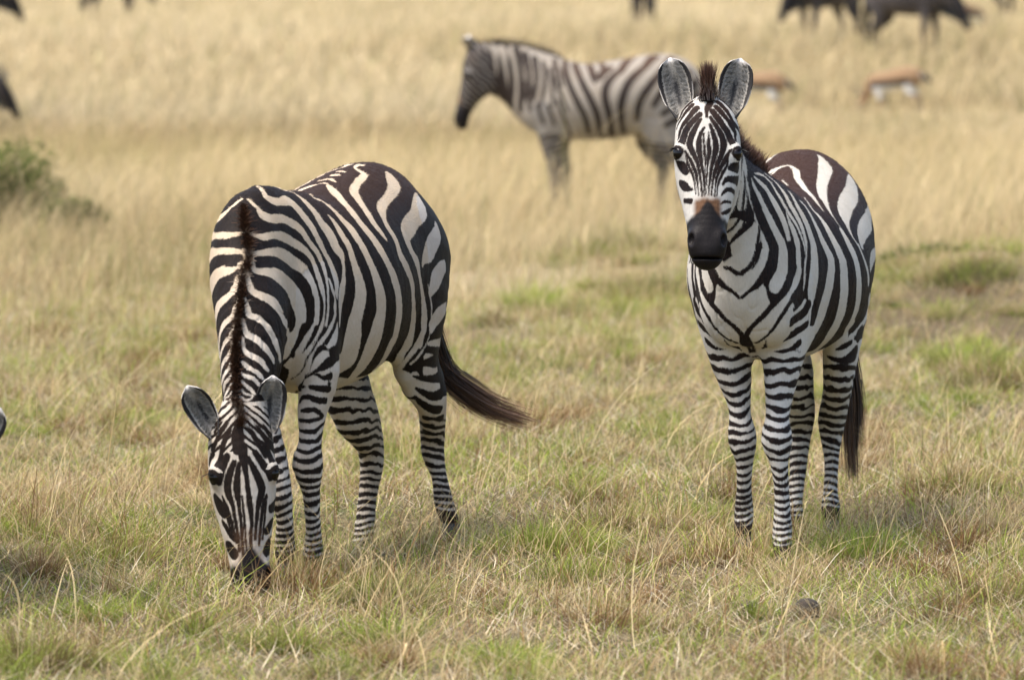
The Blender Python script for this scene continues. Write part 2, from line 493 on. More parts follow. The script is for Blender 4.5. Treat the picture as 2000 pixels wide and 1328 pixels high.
def build_surface(P, coarse, fine):
    F = zebra_field(P)
    O, U, S, Fn = head_frame(P['head'])
    hp = [O + u * U + s * S + f * Fn for u in (-.05, .57 * P.get('hs', 1.0)) for s in (-.12, .12) for f in (-.22, .0)]
    hp = np.array(hp)
    allp = np.concatenate([np.array(P[k])[:, :3] for k in ('torso', 'neck', 'LF', 'RF', 'LH', 'RH')] + [hp])
    lo = allp.min(0) - .1; hi = allp.max(0) + .1
    lo[1] = min(lo[1], -.42); hi[1] = max(hi[1], .42); lo[0] -= .1; hi[2] += .25; lo[2] = min(lo[2], allp[:, 2].min() - .06)
    gx = axis_grid(lo[0], hi[0], coarse, [(hp[:, 0].min(), hp[:, 0].max() + .02)], fine)
    gy = axis_grid(lo[1], hi[1], coarse, [(hp[:, 1].min(), hp[:, 1].max())] if fine < coarse else [], fine)
    gz = axis_grid(lo[2], hi[2], coarse, [(hp[:, 2].min() - .02, hp[:, 2].max() + .02)], fine)
    V, Q = F.surface(gx, gy, gz)
    return F, V, Q
STR_L = """W534,235,717,50 540,232,669,66 546,220,626,75 551,207,593,92 553,202,555,94 556,200,507,98
W572,185,722,57 559,166,670,62 573,193,748,40
W578,130,683,42 543,146,643,59 361,59,577,81
W-404,247,640,27 -451,248,597,92 -474,246,536,108 -484,235,487,105 -552,210,409,108
W-365,171,562,80 -393,176,531,85
W-377,215,573,36 -403,217,543,41 -430,216,504,37
W-378,15,528,17 -320,-5,521,26 -286,-41,508,18
W541,37,1275,5 537,49,1271,8 489,43,1266,13 474,51,1255,29 439,57,1245,17 405,73,1236,14 400,99,1222,23 401,126,1199,35 394,151,1171,43 390,174,1136,52 372,190,1107,58 366,212,1058,46 352,225,1033,33 353,233,1008,18 359,238,983,16 373,244,945,23 395,245,908,39 408,246,870,32 413,247,832,17 417,247,794,9
W474,68,1265,3 368,45,1248,5 356,56,1239,9
W622,39,1263,12 639,60,1254,17 668,88,1230,29 645,101,1219,37 598,109,1213,30 533,113,1213,46 509,131,1191,49 492,152,1160,46 473,171,1126,41 466,185,1096,32 455,197,1065,32 443,208,1035,27 433,217,1014,28 429,229,978,35 425,238,945,35 434,243,910,23 432,244,887,5
W743,52,1227,9 753,74,1210,15 752,92,1195,18 757,108,1176,38 716,123,1162,34 646,133,1159,31 592,144,1144,34 553,159,1122,34 534,173,1093,29 510,188,1062,27 493,198,1042,26 484,211,1011,25 485,222,979,20 492,232,943,15 496,237,900,12 499,239,862,12 511,239,825,12 527,235,787,14 547,224,755,17 563,203,722,13 563,186,691,13
W473,232,953,11 465,240,922,17 450,243,890,12 454,245,860,20 458,246,834,17 482,246,808,17 508,243,784,17 532,234,762,15 543,228,742,11 557,212,717,11 559,199,689,10
W856,99,1119,10 843,115,1113,13 809,134,1107,26 749,142,1110,23 681,147,1102,35 617,157,1082,32 575,170,1062,27 551,183,1045,27 532,197,1019,23 531,209,986,25 528,222,945,25 524,229,914,20 519,232,889,12 521,234,851,9 528,233,826,11 540,228,798,16 554,219,776,17 564,206,751,16 573,183,722,21
W903,112,1063,9 889,131,1058,14 848,149,1058,22 791,159,1058,28 721,163,1048,45 639,166,1021,48 592,180,998,37 573,197,970,31 563,209,942,24 557,216,916,24 551,220,885,22 552,220,850,22 558,218,814,18 571,203,779,21 581,183,751,24 588,158,728,27
W890,123,1065,15 914,138,1029,15 926,151,1007,23 906,167,1000,27 863,182,995,39 815,190,980,58 744,188,953,63 664,178,919,75 628,180,884,63 610,182,850,49 605,179,816,45 608,169,786,48 621,155,756,67 623,137,717,52
W953,133,998,16 975,149,967,21 989,166,941,26 979,186,928,32 951,207,915,39 921,221,894,49 896,230,865,43 859,230,833,32 669,162,789,23 652,155,765,7
W1019,154,920,8 1037,169,892,16 1049,182,868,24 1037,204,858,27 1021,224,840,31 1006,239,814,33 994,250,781,37 981,256,753,26 963,255,717,17
W1069,166,854,10 1086,181,825,15 1092,194,806,22 1084,212,798,25 1071,236,775,29 1054,250,752,26 1039,258,729,22 1034,259,719,17
W1103,180,801,7 1121,192,768,13 1126,208,749,19 1115,227,738,22 1101,243,723,24 1090,254,705,20 1081,259,695,13
W1146,197,725,11 1147,216,708,17 1137,236,695,18 1125,249,680,16 1117,255,670,10
W1164,201,692,7 1165,215,680,14 1154,235,672,15 1144,249,657,14 1137,256,644,10
W1177,206,665,7 1180,219,654,11 1174,235,642,13 1168,248,626,10
W1191,211,639,6 1192,223,627,8 1184,236,623,7 1175,246,619,4
W1202,214,616,10 1201,227,606,10 1191,239,608,7 1176,246,617,4
W365,52,1260,6 15,-48,1229,9 278,92,1222,12 247,113,1206,18 237,135,1189,26 235,162,1166,30 234,189,1139,37 229,215,1111,39 230,237,1081,39 225,255,1052,37 220,275,1010,35 210,290,971,39 200,300,932,48 191,304,898,54 183,306,861,61 179,303,825,65 181,295,788,75 178,286,754,85 175,273,723,92 164,253,683,86 152,224,643,79 136,186,605,67 153,154,583,58 493,251,596,33
W308,163,1160,7 300,181,1137,23 300,200,1109,30 301,217,1081,30 298,231,1057,30 302,251,1011,30 301,263,972,38 296,270,941,44 294,275,908,55 299,274,872,59 308,269,836,63 315,261,801,70 310,253,767,81 303,245,736,95 289,230,696,98 283,210,662,92 468,259,643,73 499,253,634,40
W-24,33,1244,13 17,66,1230,32 51,93,1216,37 93,134,1192,29 122,173,1166,35 139,205,1138,36 142,231,1110,41 134,255,1079,41 125,274,1048,45 113,292,1010,43 92,306,970,46 73,314,933,52 55,317,896,55 42,316,858,58 24,311,821,63 11,302,783,63 -3,288,746,63 -27,266,707,63 6,275,718,67 -32,243,673,67 -75,200,633,67 -500,2,565,61 -373,11,546,46 -314,-9,529,16 483,247,576,26
W-337,33,1302,32 -283,32,1294,10 -254,62,1284,20 -238,85,1272,24 -183,92,1260,31 -114,102,1244,28 -50,118,1226,36 -9,145,1204,36 18,172,1182,33 43,201,1155,33 57,229,1125,33 54,250,1099,32 48,267,1073,20 46,274,1061,7
W-392,117,1269,35 -352,147,1244,63 -283,170,1218,46 -196,186,1195,33 -111,199,1175,38 -62,214,1153,43 -39,232,1131,32 -28,252,1100,36 -36,269,1072,35 -37,282,1043,37 -32,295,1008,46 -66,302,970,49 -106,304,929,43 -139,300,890,41 -164,292,846,43 -223,270,800,43 -265,250,760,46 -285,234,722,46 -307,217,686,35 -282,236,727,41 -299,214,686,51 -309,189,648,31 -388,129,604,44 -359,107,577,34 -507,11,536,13 -376,15,523,9
W-468,194,1190,35 -415,223,1155,83 -333,236,1124,65 -241,248,1099,73 -161,264,1074,63 -157,277,1040,58 -182,284,1003,43 -216,285,973,45 -241,284,932,36 -269,279,893,29 -301,273,854,30 -325,268,816,36 -345,264,780,37 -358,258,744,33 -355,250,712,30 -362,242,683,24 -352,252,723,22 -347,235,683,30 -334,216,650,20 -336,188,618,17 -374,143,589,26 -373,114,565,17
W-344,277,894,7 -376,275,840,10 -388,275,799,8 -398,267,745,7 -396,256,694,7 -372,241,656,11 -350,213,620,11
W-503,249,1093,23 -483,261,1062,58 -428,266,1035,75 -375,268,1004,75 -318,272,986,40 -289,276,964,20
W-513,274,947,46 -458,277,928,72 -404,279,899,72 -375,277,869,40
W-532,273,807,35 -452,279,782,63 -417,273,763,58 -407,268,739,33
W-551,249,682,31 -441,261,686,25 -405,256,686,12
B-493,257,662,20 -428,257,666,19 -391,249,664,16
B-555,252,642,27 -492,251,623,52 -412,244,620,29 -365,220,608,12
B-557,248,567,54 -471,247,559,29 -408,230,566,21 -375,213,573,9
B-545,252,503,45 -488,240,498,34 -440,228,512,23 -405,211,531,12
B-565,242,444,33 -507,227,453,32 -457,209,476,26 -420,202,502,9
B-607,233,414,28 -537,198,416,36
B489,255,691,21 515,248,683,34 535,236,669,28 549,221,659,14 554,194,642,9 548,171,625,4
B511,249,636,28 534,235,631,16 547,220,642,11 553,205,645,7
B512,245,594,26 542,224,596,23 553,199,601,16 545,167,600,11 277,34,559,11
B517,234,554,25 545,216,558,22 556,191,569,18 550,166,565,14 544,155,551,15
B523,225,505,20 547,211,525,16 559,189,526,20 556,165,522,12
B464,255,738,28 495,252,729,22 523,243,728,16 540,232,731,22 552,219,716,17 556,209,697,8
B589,189,800,31 590,170,754,20 594,147,718,18 596,115,679,8
B555,219,798,18 564,209,766,15 571,193,738,10 573,177,714,3
B523,237,792,20 547,224,760,10 559,212,732,7 564,190,699,7 560,180,675,6 547,155,646,5 515,112,622,5
W439,248,810,5 446,249,786,23 471,252,760,35 506,248,740,21 521,243,732,7
W-164,4,1273,36 -158,15,1272,29
W-213,7,1283,23 -210,23,1282,14
W-117,-2,1264,20 -85,26,1257,17 -71,43,1253,9
W-197,-90,1256,23 -69,-11,1254,16 -37,28,1247,8
W-161,-98,1245,10 12,9,1237,7
W-162,-39,1267,17 -117,-3,1264,14"""
STR_R = """W842,19,962,129 803,13,836,200 759,0,771,198 580,-22,681,128
W886,-4,1116,73 860,27,1086,91 848,34,1043,90
W876,29,1200,57 860,32,1285,63 824,26,1340,38
W743,143,834,102 693,152,769,154 622,126,708,101 608,108,653,66
W826,61,1114,42 818,72,1079,33
W614,187,827,90 597,182,779,97 603,164,738,98
W-310,233,674,38 -302,217,641,44 -303,201,575,138
W842,34,1294,15 832,42,1250,24 825,53,1204,23 817,63,1161,23 804,76,1124,27 793,88,1090,35 787,99,1055,40 789,102,1024,41
W797,94,1035,28 810,86,999,31 820,72,965,29 827,54,940,23 831,30,919,19
W793,46,1277,8 790,56,1248,19 778,68,1219,25 768,84,1179,28 755,100,1145,33 742,115,1110,34 726,130,1075,39 716,140,1049,44 721,144,1004,55 739,142,958,58 768,125,919,54
W761,51,1281,10 736,65,1263,20 711,81,1242,25 698,99,1211,32 689,115,1179,37 681,131,1142,35 676,145,1107,31 676,154,1073,22 676,160,1043,7
W737,50,1292,8 665,65,1283,11 636,84,1262,13 635,104,1231,16 634,124,1197,19 631,141,1165,19 621,157,1139,16 609,173,1110,14 601,186,1076,10 595,197,1041,8 598,200,1018,5
W643,142,1155,7 645,152,1126,19 640,163,1100,26 635,174,1069,31 631,181,1043,32 637,185,1000,30 641,186,960,30 667,179,923,38 710,167,895,29 747,144,865,38
W606,65,1287,8 568,85,1266,16 570,106,1243,19 579,127,1215,22 588,146,1184,27 588,164,1152,28 582,180,1118,25 581,192,1083,20 581,200,1052,14 590,203,1021,8 608,201,983,9 613,201,936,9 614,196,896,6
W512,129,1226,8 530,149,1201,20 543,166,1173,28 542,183,1142,35 537,197,1110,38 534,208,1079,44 531,218,1047,47 538,223,1017,52 552,225,980,60 563,223,934,63 566,221,903,54 563,216,855,35 559,212,824,16 547,206,776,17 556,195,745,25
W478,165,1191,8 451,181,1170,18 450,198,1141,25 449,213,1112,32 443,227,1080,38 434,240,1045,41 422,250,1018,43 409,261,980,52 422,262,936,59 436,256,890,69 449,245,843,83 453,233,799,90 455,221,761,83 480,206,724,66 533,191,699,52
W243,145,1193,6 338,182,1165,11 332,208,1136,20 337,229,1107,35 342,247,1076,41 337,264,1044,44 330,279,1011,47 319,290,978,52 319,295,931,59 312,294,883,62 298,288,834,66 276,275,788,69 255,253,746,73 217,225,704,64 182,192,673,45 133,142,643,31 560,177,662,10
W232,274,1080,25 231,290,1050,39 224,304,1021,44 206,319,979,48 194,327,931,48 179,327,882,52 147,320,832,55 109,303,785,62 47,275,739,61 -255,211,687,57 -266,183,656,45 -300,149,631,15
W137,319,1024,14 112,332,984,19 68,341,940,21 21,339,890,28 -415,282,816,28 -479,269,769,30 -407,265,727,33 -357,252,704,26 -308,233,680,16 -283,204,652,18 -286,170,628,13 -322,139,616,10
W-26,-15,1260,19 -67,-6,1271,28 -101,2,1279,20
W-138,10,1288,10 -130,38,1287,11 -81,67,1274,24 -13,81,1256,24 49,101,1237,27 110,128,1216,20 159,159,1195,20 215,188,1171,14 245,210,1150,8
W-373,104,1318,11 -315,129,1302,35 -243,148,1280,57 -133,158,1255,45 -20,168,1226,40 70,181,1201,39 133,199,1177,30 188,222,1150,16 213,240,1128,8 223,263,1099,6 218,283,1070,6
W-448,207,1240,25 -350,230,1217,63 -202,247,1190,68 -38,252,1164,68 68,258,1139,63 123,269,1115,49 143,281,1096,30 155,291,1076,18 156,306,1047,8 136,321,1017,11
W-527,264,1129,25 -406,283,1101,62 -93,311,1080,68 51,316,1054,56 98,322,1027,30 81,329,1011,8
W-259,322,985,28 -81,338,971,52 -9,341,949,38 -7,342,927,10
W60,40,1243,6 122,67,1228,8
B-392,258,698,41 -366,251,680,52
B-316,232,660,21 -291,209,645,25 -282,184,635,10
B-365,239,618,62 -339,229,603,53 -300,201,595,24 -292,170,602,17 -310,147,610,8
B817,74,1055,16 823,69,1036,18 831,58,1002,17 839,37,975,17 842,19,964,16 841,25,962,13
B809,73,1121,5 809,76,1096,13 819,72,1062,15 823,69,1036,16
B814,78,1036,7 823,70,1005,8 832,55,978,8
B822,20,881,13 823,44,903,14 815,71,924,26 802,94,955,33 781,112,991,42 765,118,1028,48 760,117,1046,48 773,102,1089,43 791,84,1126,39 804,69,1169,37 814,56,1212,35 819,45,1255,24 834,36,1286,11
B732,21,746,21 762,44,778,17 775,78,810,20 773,108,845,23 752,140,884,29 712,162,926,41 682,167,971,44 673,165,1017,40 674,160,1048,37
B732,21,746,22 683,24,717,27 562,20,680,14
B696,47,721,12 723,79,739,10 739,110,768,13 742,135,806,16 726,158,843,19 693,175,875,26 648,186,901,26 626,194,937,13 622,192,999,11 617,187,1046,9
B676,177,834,19 627,189,859,26 598,204,886,17 596,208,910,14 596,209,951,21 583,210,997,25 566,208,1044,25
B576,208,844,39 597,191,813,38 676,168,793,38
B559,201,777,28 589,180,759,27 622,157,746,38 638,137,728,17
B574,178,715,27 596,156,697,18 609,133,685,19 611,96,678,10 597,74,664,6
B606,139,678,16 582,164,663,17
B598,76,665,10 515,31,647,14 500,10,646,10
B868,-12,1064,8 870,2,1081,15 860,29,1109,25 838,52,1134,25 830,55,1165,18 837,48,1193,7 843,44,1216,5
B884,-21,1101,9 885,5,1124,11 879,21,1150,16 872,31,1183,15 868,33,1223,18 858,34,1262,17 856,31,1299,11
B863,30,1121,12 858,38,1157,12 850,42,1199,11 849,39,1239,8"""
HEAD_R = """B89,2,-5,3 128,2,-4,13 157,5,-4,17 186,1,-5,12 215,-2,-6,7 244,-3,-8,6 273,-5,-9,5
B95,-15,-6,6 128,-13,-5,8 157,-11,-5,10 186,-9,-5,8 230,-8,-7,5 267,-9,-10,5 302,-6,-11,5
B62,6,-8,8 91,17,-6,16 127,25,-7,21 150,26,-7,23 180,20,-7,18 215,12,-7,14 244,8,-8,11 273,4,-9,8 305,2,-11,6
B74,-13,-8,8 100,-26,-8,14 133,-30,-8,21 156,-29,-8,22 186,-23,-8,16 215,-18,-8,12 244,-13,-9,10 273,-12,-10,8 308,-10,-12,7
B37,9,-12,11 69,29,-11,18 100,46,-15,24 123,52,-17,27 153,49,-16,23 183,39,-12,19 214,27,-10,16 243,19,-10,11 272,15,-11,7 307,12,-12,6
B45,-25,-13,11 77,-44,-16,21 105,-55,-20,25 129,-59,-21,23 153,-52,-18,21 184,-38,-12,16 214,-30,-11,12 243,-26,-12,10 272,-21,-12,8 310,-19,-14,7
B14,15,-18,18 38,34,-17,24 63,51,-21,24 84,66,-28,30 106,76,-33,31 120,83,-29,26
B135,80,-24,12 159,68,-24,12 177,60,-23,20 202,46,-17,17 230,34,-14,14 260,27,-13,9 286,24,-14,6 309,22,-14,5
B26,-27,-17,19 45,-47,-21,22 67,-66,-29,27 88,-77,-37,32 113,-85,-34,32 130,-91,-27,24
B151,-74,-24,8 181,-58,-22,13 206,-47,-18,13 230,-38,-16,13 257,-35,-16,9 280,-32,-16,6 306,-30,-17,5
B-4,29,-27,13 22,52,-28,19 40,69,-35,19 60,83,-47,26 79,92,-58,19 107,94,-45,13
B2,-38,-27,18 28,-60,-31,21 48,-77,-41,19 70,-90,-56,15 99,-97,-59,13
B-27,35,-41,13 -3,58,-40,13 22,75,-45,16 42,88,-54,20 53,101,-82,17 69,107,-106,13
B-15,-52,-43,13 8,-71,-46,13 31,-88,-58,11 53,-101,-81,9
B-41,47,-66,13 -19,73,-70,13 -1,90,-85,16 23,102,-92,13 50,111,-100,6
B-32,-54,-60,13 -8,-79,-67,13 19,-90,-67,9 37,-106,-102,5
B161,68,-25,5 193,65,-28,12 215,55,-23,13 240,44,-19,11 264,35,-17,9 291,31,-17,6 307,29,-17,5
B163,-72,-26,5 188,-67,-29,9 219,-55,-23,11 246,-46,-21,9 270,-42,-21,6 299,-39,-21,5
B-23,10,-32,13 5,-2,-19,11 34,-5,-12,8
B205,72,-35,18 196,86,-49,33 184,101,-82,47
B265,50,-24,9 246,63,-31,19 239,80,-50,25 223,101,-115,37
B304,45,-25,6 282,61,-34,15 274,78,-53,17 272,91,-96,19
B332,43,-27,6 320,58,-38,11 314,79,-66,9
B362,47,-34,11 345,70,-60,17 318,89,-97,6 287,98,-113,5
B188,-94,-56,31 199,-82,-45,39 219,-70,-34,25
B247,-90,-70,25 264,-76,-48,34 279,-60,-33,18 283,-50,-26,8
B311,-76,-58,16 321,-56,-35,20
B354,74,-77,5 316,94,-96,6 265,104,-125,8 223,112,-119,11 178,115,-119,10 163,118,-58,8"""
HEAD_L = """B71,-2,-8,35 105,-1,-5,30 142,2,-4,19 190,5,-5,16 227,8,-6,20 271,10,-9,20 308,12,-11,14 345,7,-12,13 400,2,-12,11 418,-1,-12,9
B106,14,-6,15 147,32,-9,26 185,46,-16,30 211,52,-20,30 244,41,-17,24 273,33,-15,16 317,26,-15,13 364,19,-15,11
B88,36,-12,21 127,60,-22,28 157,77,-24,23 176,83,-30,20
B227,67,-31,10 252,55,-25,15 303,44,-23,14 347,36,-22,12 383,31,-21,11
B75,68,-31,25 106,89,-47,34 137,101,-32,31 156,106,-34,15
B62,92,-60,24 88,110,-104,26 119,119,-55,16
B231,69,-33,8 274,59,-30,10 318,52,-30,10 366,44,-29,10
B229,117,-108,30 250,99,-110,48 272,78,-50,31
B306,103,-88,15 312,80,-64,24 334,66,-46,32 344,57,-37,19
B368,85,-80,17 386,68,-65,54 407,54,-42,36
B122,-17,-5,13 176,-27,-8,24 213,-28,-10,24 254,-25,-11,15 306,-23,-14,13 361,-23,-16,13 416,-23,-17,10
B225,-14,-7,8 270,-12,-9,9 325,-12,-12,9 373,-11,-14,9 417,-12,-13,7
B117,-31,-9,20 156,-50,-16,26 193,-57,-22,28 222,-54,-22,25 253,-45,-19,16 297,-40,-21,14 342,-36,-21,12 397,-34,-23,13
B97,-53,-19,27 136,-72,-25,27 165,-81,-25,25 180,-83,-31,20
B221,-75,-39,8 259,-63,-31,15 296,-55,-29,15 334,-46,-28,13 371,-41,-28,11
B99,-70,-31,24 131,-91,-30,24 156,-99,-28,15
B86,-93,-61,22 114,-105,-88,24 141,-111,-46,16
B236,-72,-37,8 273,-67,-37,13 310,-59,-35,12 352,-51,-33,12
B226,-95,-75,36 253,-85,-58,49 280,-74,-46,27
B301,-79,-57,15 325,-67,-44,21 351,-54,-36,19 367,-45,-30,9
B384,-64,-56,44 407,-50,-38,40
B-8,-8,-25,27 25,-13,-16,41 52,-16,-11,41 79,-18,-8,33
B-37,-8,-40,14 -15,-34,-34,18 8,-57,-35,17 41,-80,-46,17 73,-92,-59,20
B-29,2,-36,17 -22,21,-34,19 1,41,-30,19 29,61,-32,20 60,84,-49,25 93,104,-89,22
B-24,-43,-45,13 -2,-69,-50,16 14,-83,-58,14
B-7,47,-37,12 14,74,-47,20 39,89,-58,15 64,110,-97,9 94,124,-102,8
B-40,-34,-53,12 -54,-13,-57,25
B-53,-3,-54,25 -44,21,-50,16 -29,44,-50,11
B-8,92,-91,6 14,104,-90,11
B-6,-24,-27,14 23,-43,-24,19 49,-58,-27,20 75,-67,-30,19 102,-73,-33,17
B-7,7,-25,16 19,25,-19,19 47,42,-19,20 75,57,-23,20 103,70,-31,18
B26,-71,-41,9 49,-86,-51,12 72,-97,-68,13
B59,58,-26,9 87,79,-41,15 110,92,-47,15
B-97,-13,-95,9 -76,-25,-97,8 -55,-43,-94,11 -35,-64,-86,9
B-94,24,-90,9 -72,34,-90,8 -49,42,-73,11 -29,56,-59,9
B-73,-15,-96,8 -48,-32,-61,11 -23,-56,-53,10
B-70,26,-91,8 -44,35,-57,11 -18,48,-43,9"""
STR_B = """B992,3,1395,41 965,74,1257,34 945,54,1095,30
B917,-3,1406,41 879,78,1257,40 868,72,1096,56 860,44,1020,63
B852,-1,1396,40 813,85,1225,40 803,78,1075,84 783,58,988,86
B776,1,1385,54 738,91,1204,40 727,96,1043,60 740,62,924,62
B698,40,1353,55 662,98,1204,40 649,130,1044,61 660,126,894,56
B632,63,1311,54 595,129,1151,43 593,159,1012,61
B556,76,1279,54 534,163,1120,43 560,179,970,38
B489,102,1247,40 473,188,1099,35 504,207,928,29
B402,126,1226,40 386,204,1099,33 341,241,993,28 297,250,887,21
B328,99,1237,45 300,203,1121,50 232,273,973,52 168,265,845,45 141,176,724,43
B254,89,1226,57 191,238,1100,56 124,290,974,56 71,271,845,51 58,113,691,61
B147,69,1226,58 107,218,1143,59 94,251,1101,27
B-95,192,1196,53 -3,260,1101,63 17,293,995,59 -15,274,856,54 -28,123,702,54
B-277,187,1218,56 -174,252,1123,68 -122,288,1017,64 -100,279,888,56 -115,145,724,45
B-386,218,1165,57 -303,265,1059,64 -239,275,952,56 -216,233,823,40
B-513,195,1143,56 -409,255,1038,56 -345,258,931,40
B-8,164,1206,72 63,233,1133,54
B-536,221,952,48 -409,244,867,40
B-535,194,844,57 -430,234,781,41
B-596,127,1174,57 -536,219,1048,55 -494,238,973,55
B-649,115,1099,70 -599,187,972,69 -556,171,843,95
B-670,87,970,118 -624,0,839,98
B76,-3,1257,43 35,154,1206,45 64,214,1154,51
B-163,41,1279,95 -96,203,1186,61
B-337,88,1291,93 -277,187,1218,59
B-466,93,1280,54 -386,218,1165,50
B405,72,1268,40 401,136,1216,39
B329,-5,1272,51 327,114,1226,39
B248,-4,1273,39 253,107,1216,39
B444,143,1205,26 418,209,1067,26 406,231,929,24
B363,144,1205,26 342,218,1078,26
B604,156,991,38 581,172,895,33
B526,198,928,34 483,195,799,31
B449,223,929,29 397,208,789,27
B373,235,972,26 320,226,822,27 276,157,702,25"""
# ------------------------------------------------------------------ coat pattern
def parse_lines(txt, dens=3):
    out = []
    for ln in txt.strip().splitlines():
        pts = np.array([[float(v) for v in k.split(',')] for k in ln[1:].split()]) / 1000.0
        g = np.linalg.norm(np.diff(pts[:, :3], axis=0), axis=1)
        a = 0                                                     # break a line where it leaps across a gap
        for i in range(len(g) + 1):
            if i == len(g) or g[i] > .40:
                seg = pts[a:i + 1]
                out.append((ln[0], crom(seg, dens) if len(seg) > 1 else np.concatenate([seg, seg + 1e-4])))
                a = i + 1
    return out

def paint(P, s, lines):
    """P (n,3) points, s signed value (+ black). lines painted one over another"""
    for col, L in lines:
        m = L[:, 3].max() * .5 + .03
        idx = np.nonzero((P > L[:, :3].min(0) - m).all(1) & (P < L[:, :3].max(0) + m).all(1))[0]
        if not len(idx): continue
        Q = P[idx]; best = np.full(len(Q), 1.0)
        for i in range(len(L) - 1):
            A, B = L[i, :3], L[i + 1, :3]; d = B - A; l2 = d @ d + 1e-12
            t = np.clip((Q - A) @ d / l2, 0, 1)
            dist = np.sqrt(((Q - A - t[:, None] * d) ** 2).sum(1)) - .5 * (L[i, 3] + (L[i + 1, 3] - L[i, 3]) * t)
            best = np.minimum(best, dist)
        if col == 'W': s[idx] = np.minimum(s[idx], best)
        else: s[idx] = np.maximum(s[idx], -best)
    return s

def spine_of(P):
    pts = [p[:3] for p in P['torso'][:-2]] + [p[:3] for p in P['neck'][1:]]
    c = crom(np.array(pts, float), 6)
    d = np.gradient(c, axis=0); s = np.stack([-d[:, 1], d[:, 0], np.zeros(len(d))], 1)
    s /= np.linalg.norm(s, axis=1)[:, None]
    d = d / np.linalg.norm(d, axis=1)[:, None]
    if 'roll' in P:                                        # neck rolled about its own axis
        a = (P['roll'] * sstep(.62, 1.02, c[:, 0]))[:, None]
        nn = np.cross(d, s)
        s = s * np.cos(a) + nn * np.sin(a)
    return c, s, d

def reflect(P, V):
    c, s, d = spine_of(P)
    k = c[:, 0] > P['torso'][-3][0]
    t = crom(np.array([p[:3] for p in P['torso']], float), 6)
    c = np.concatenate([t, c[k]]); s = np.concatenate([np.tile([[0., 1., 0.]], (len(t), 1)), s[k]])
    out = V.copy(); lat = np.empty(len(V))
    for a in range(0, len(V), 20000):
        v = V[a:a + 20000]
        i = ((v[:, None, :] - c[None]) ** 2).sum(2).argmin(1)
        l = ((v - c[i]) * s[i]).sum(1); lat[a:a + 20000] = l
        m = l < 0
        o = v.copy(); o[m] -= 2 * l[m][:, None] * s[i][m]
        out[a:a + 20000] = o
    return out, lat

Z0 = {'L': dict(LF=.505, RF=.505, LH=.41, RH=.60), 'R': dict(LF=.69, RF=.69, LH=.585, RH=.585), 'B': dict(LF=.72, RF=.72, LH=.66, RH=.66)}

def eye_spot(P, F, m):
    O, U, S, Fn = head_frame(P['head']); hs = P.get('hs', 1.0)
    d = S * m * .95 + Fn * .31
    return surf_along(F, O + hs * .163 * U - .075 * Fn, d, 0, .2, 100)

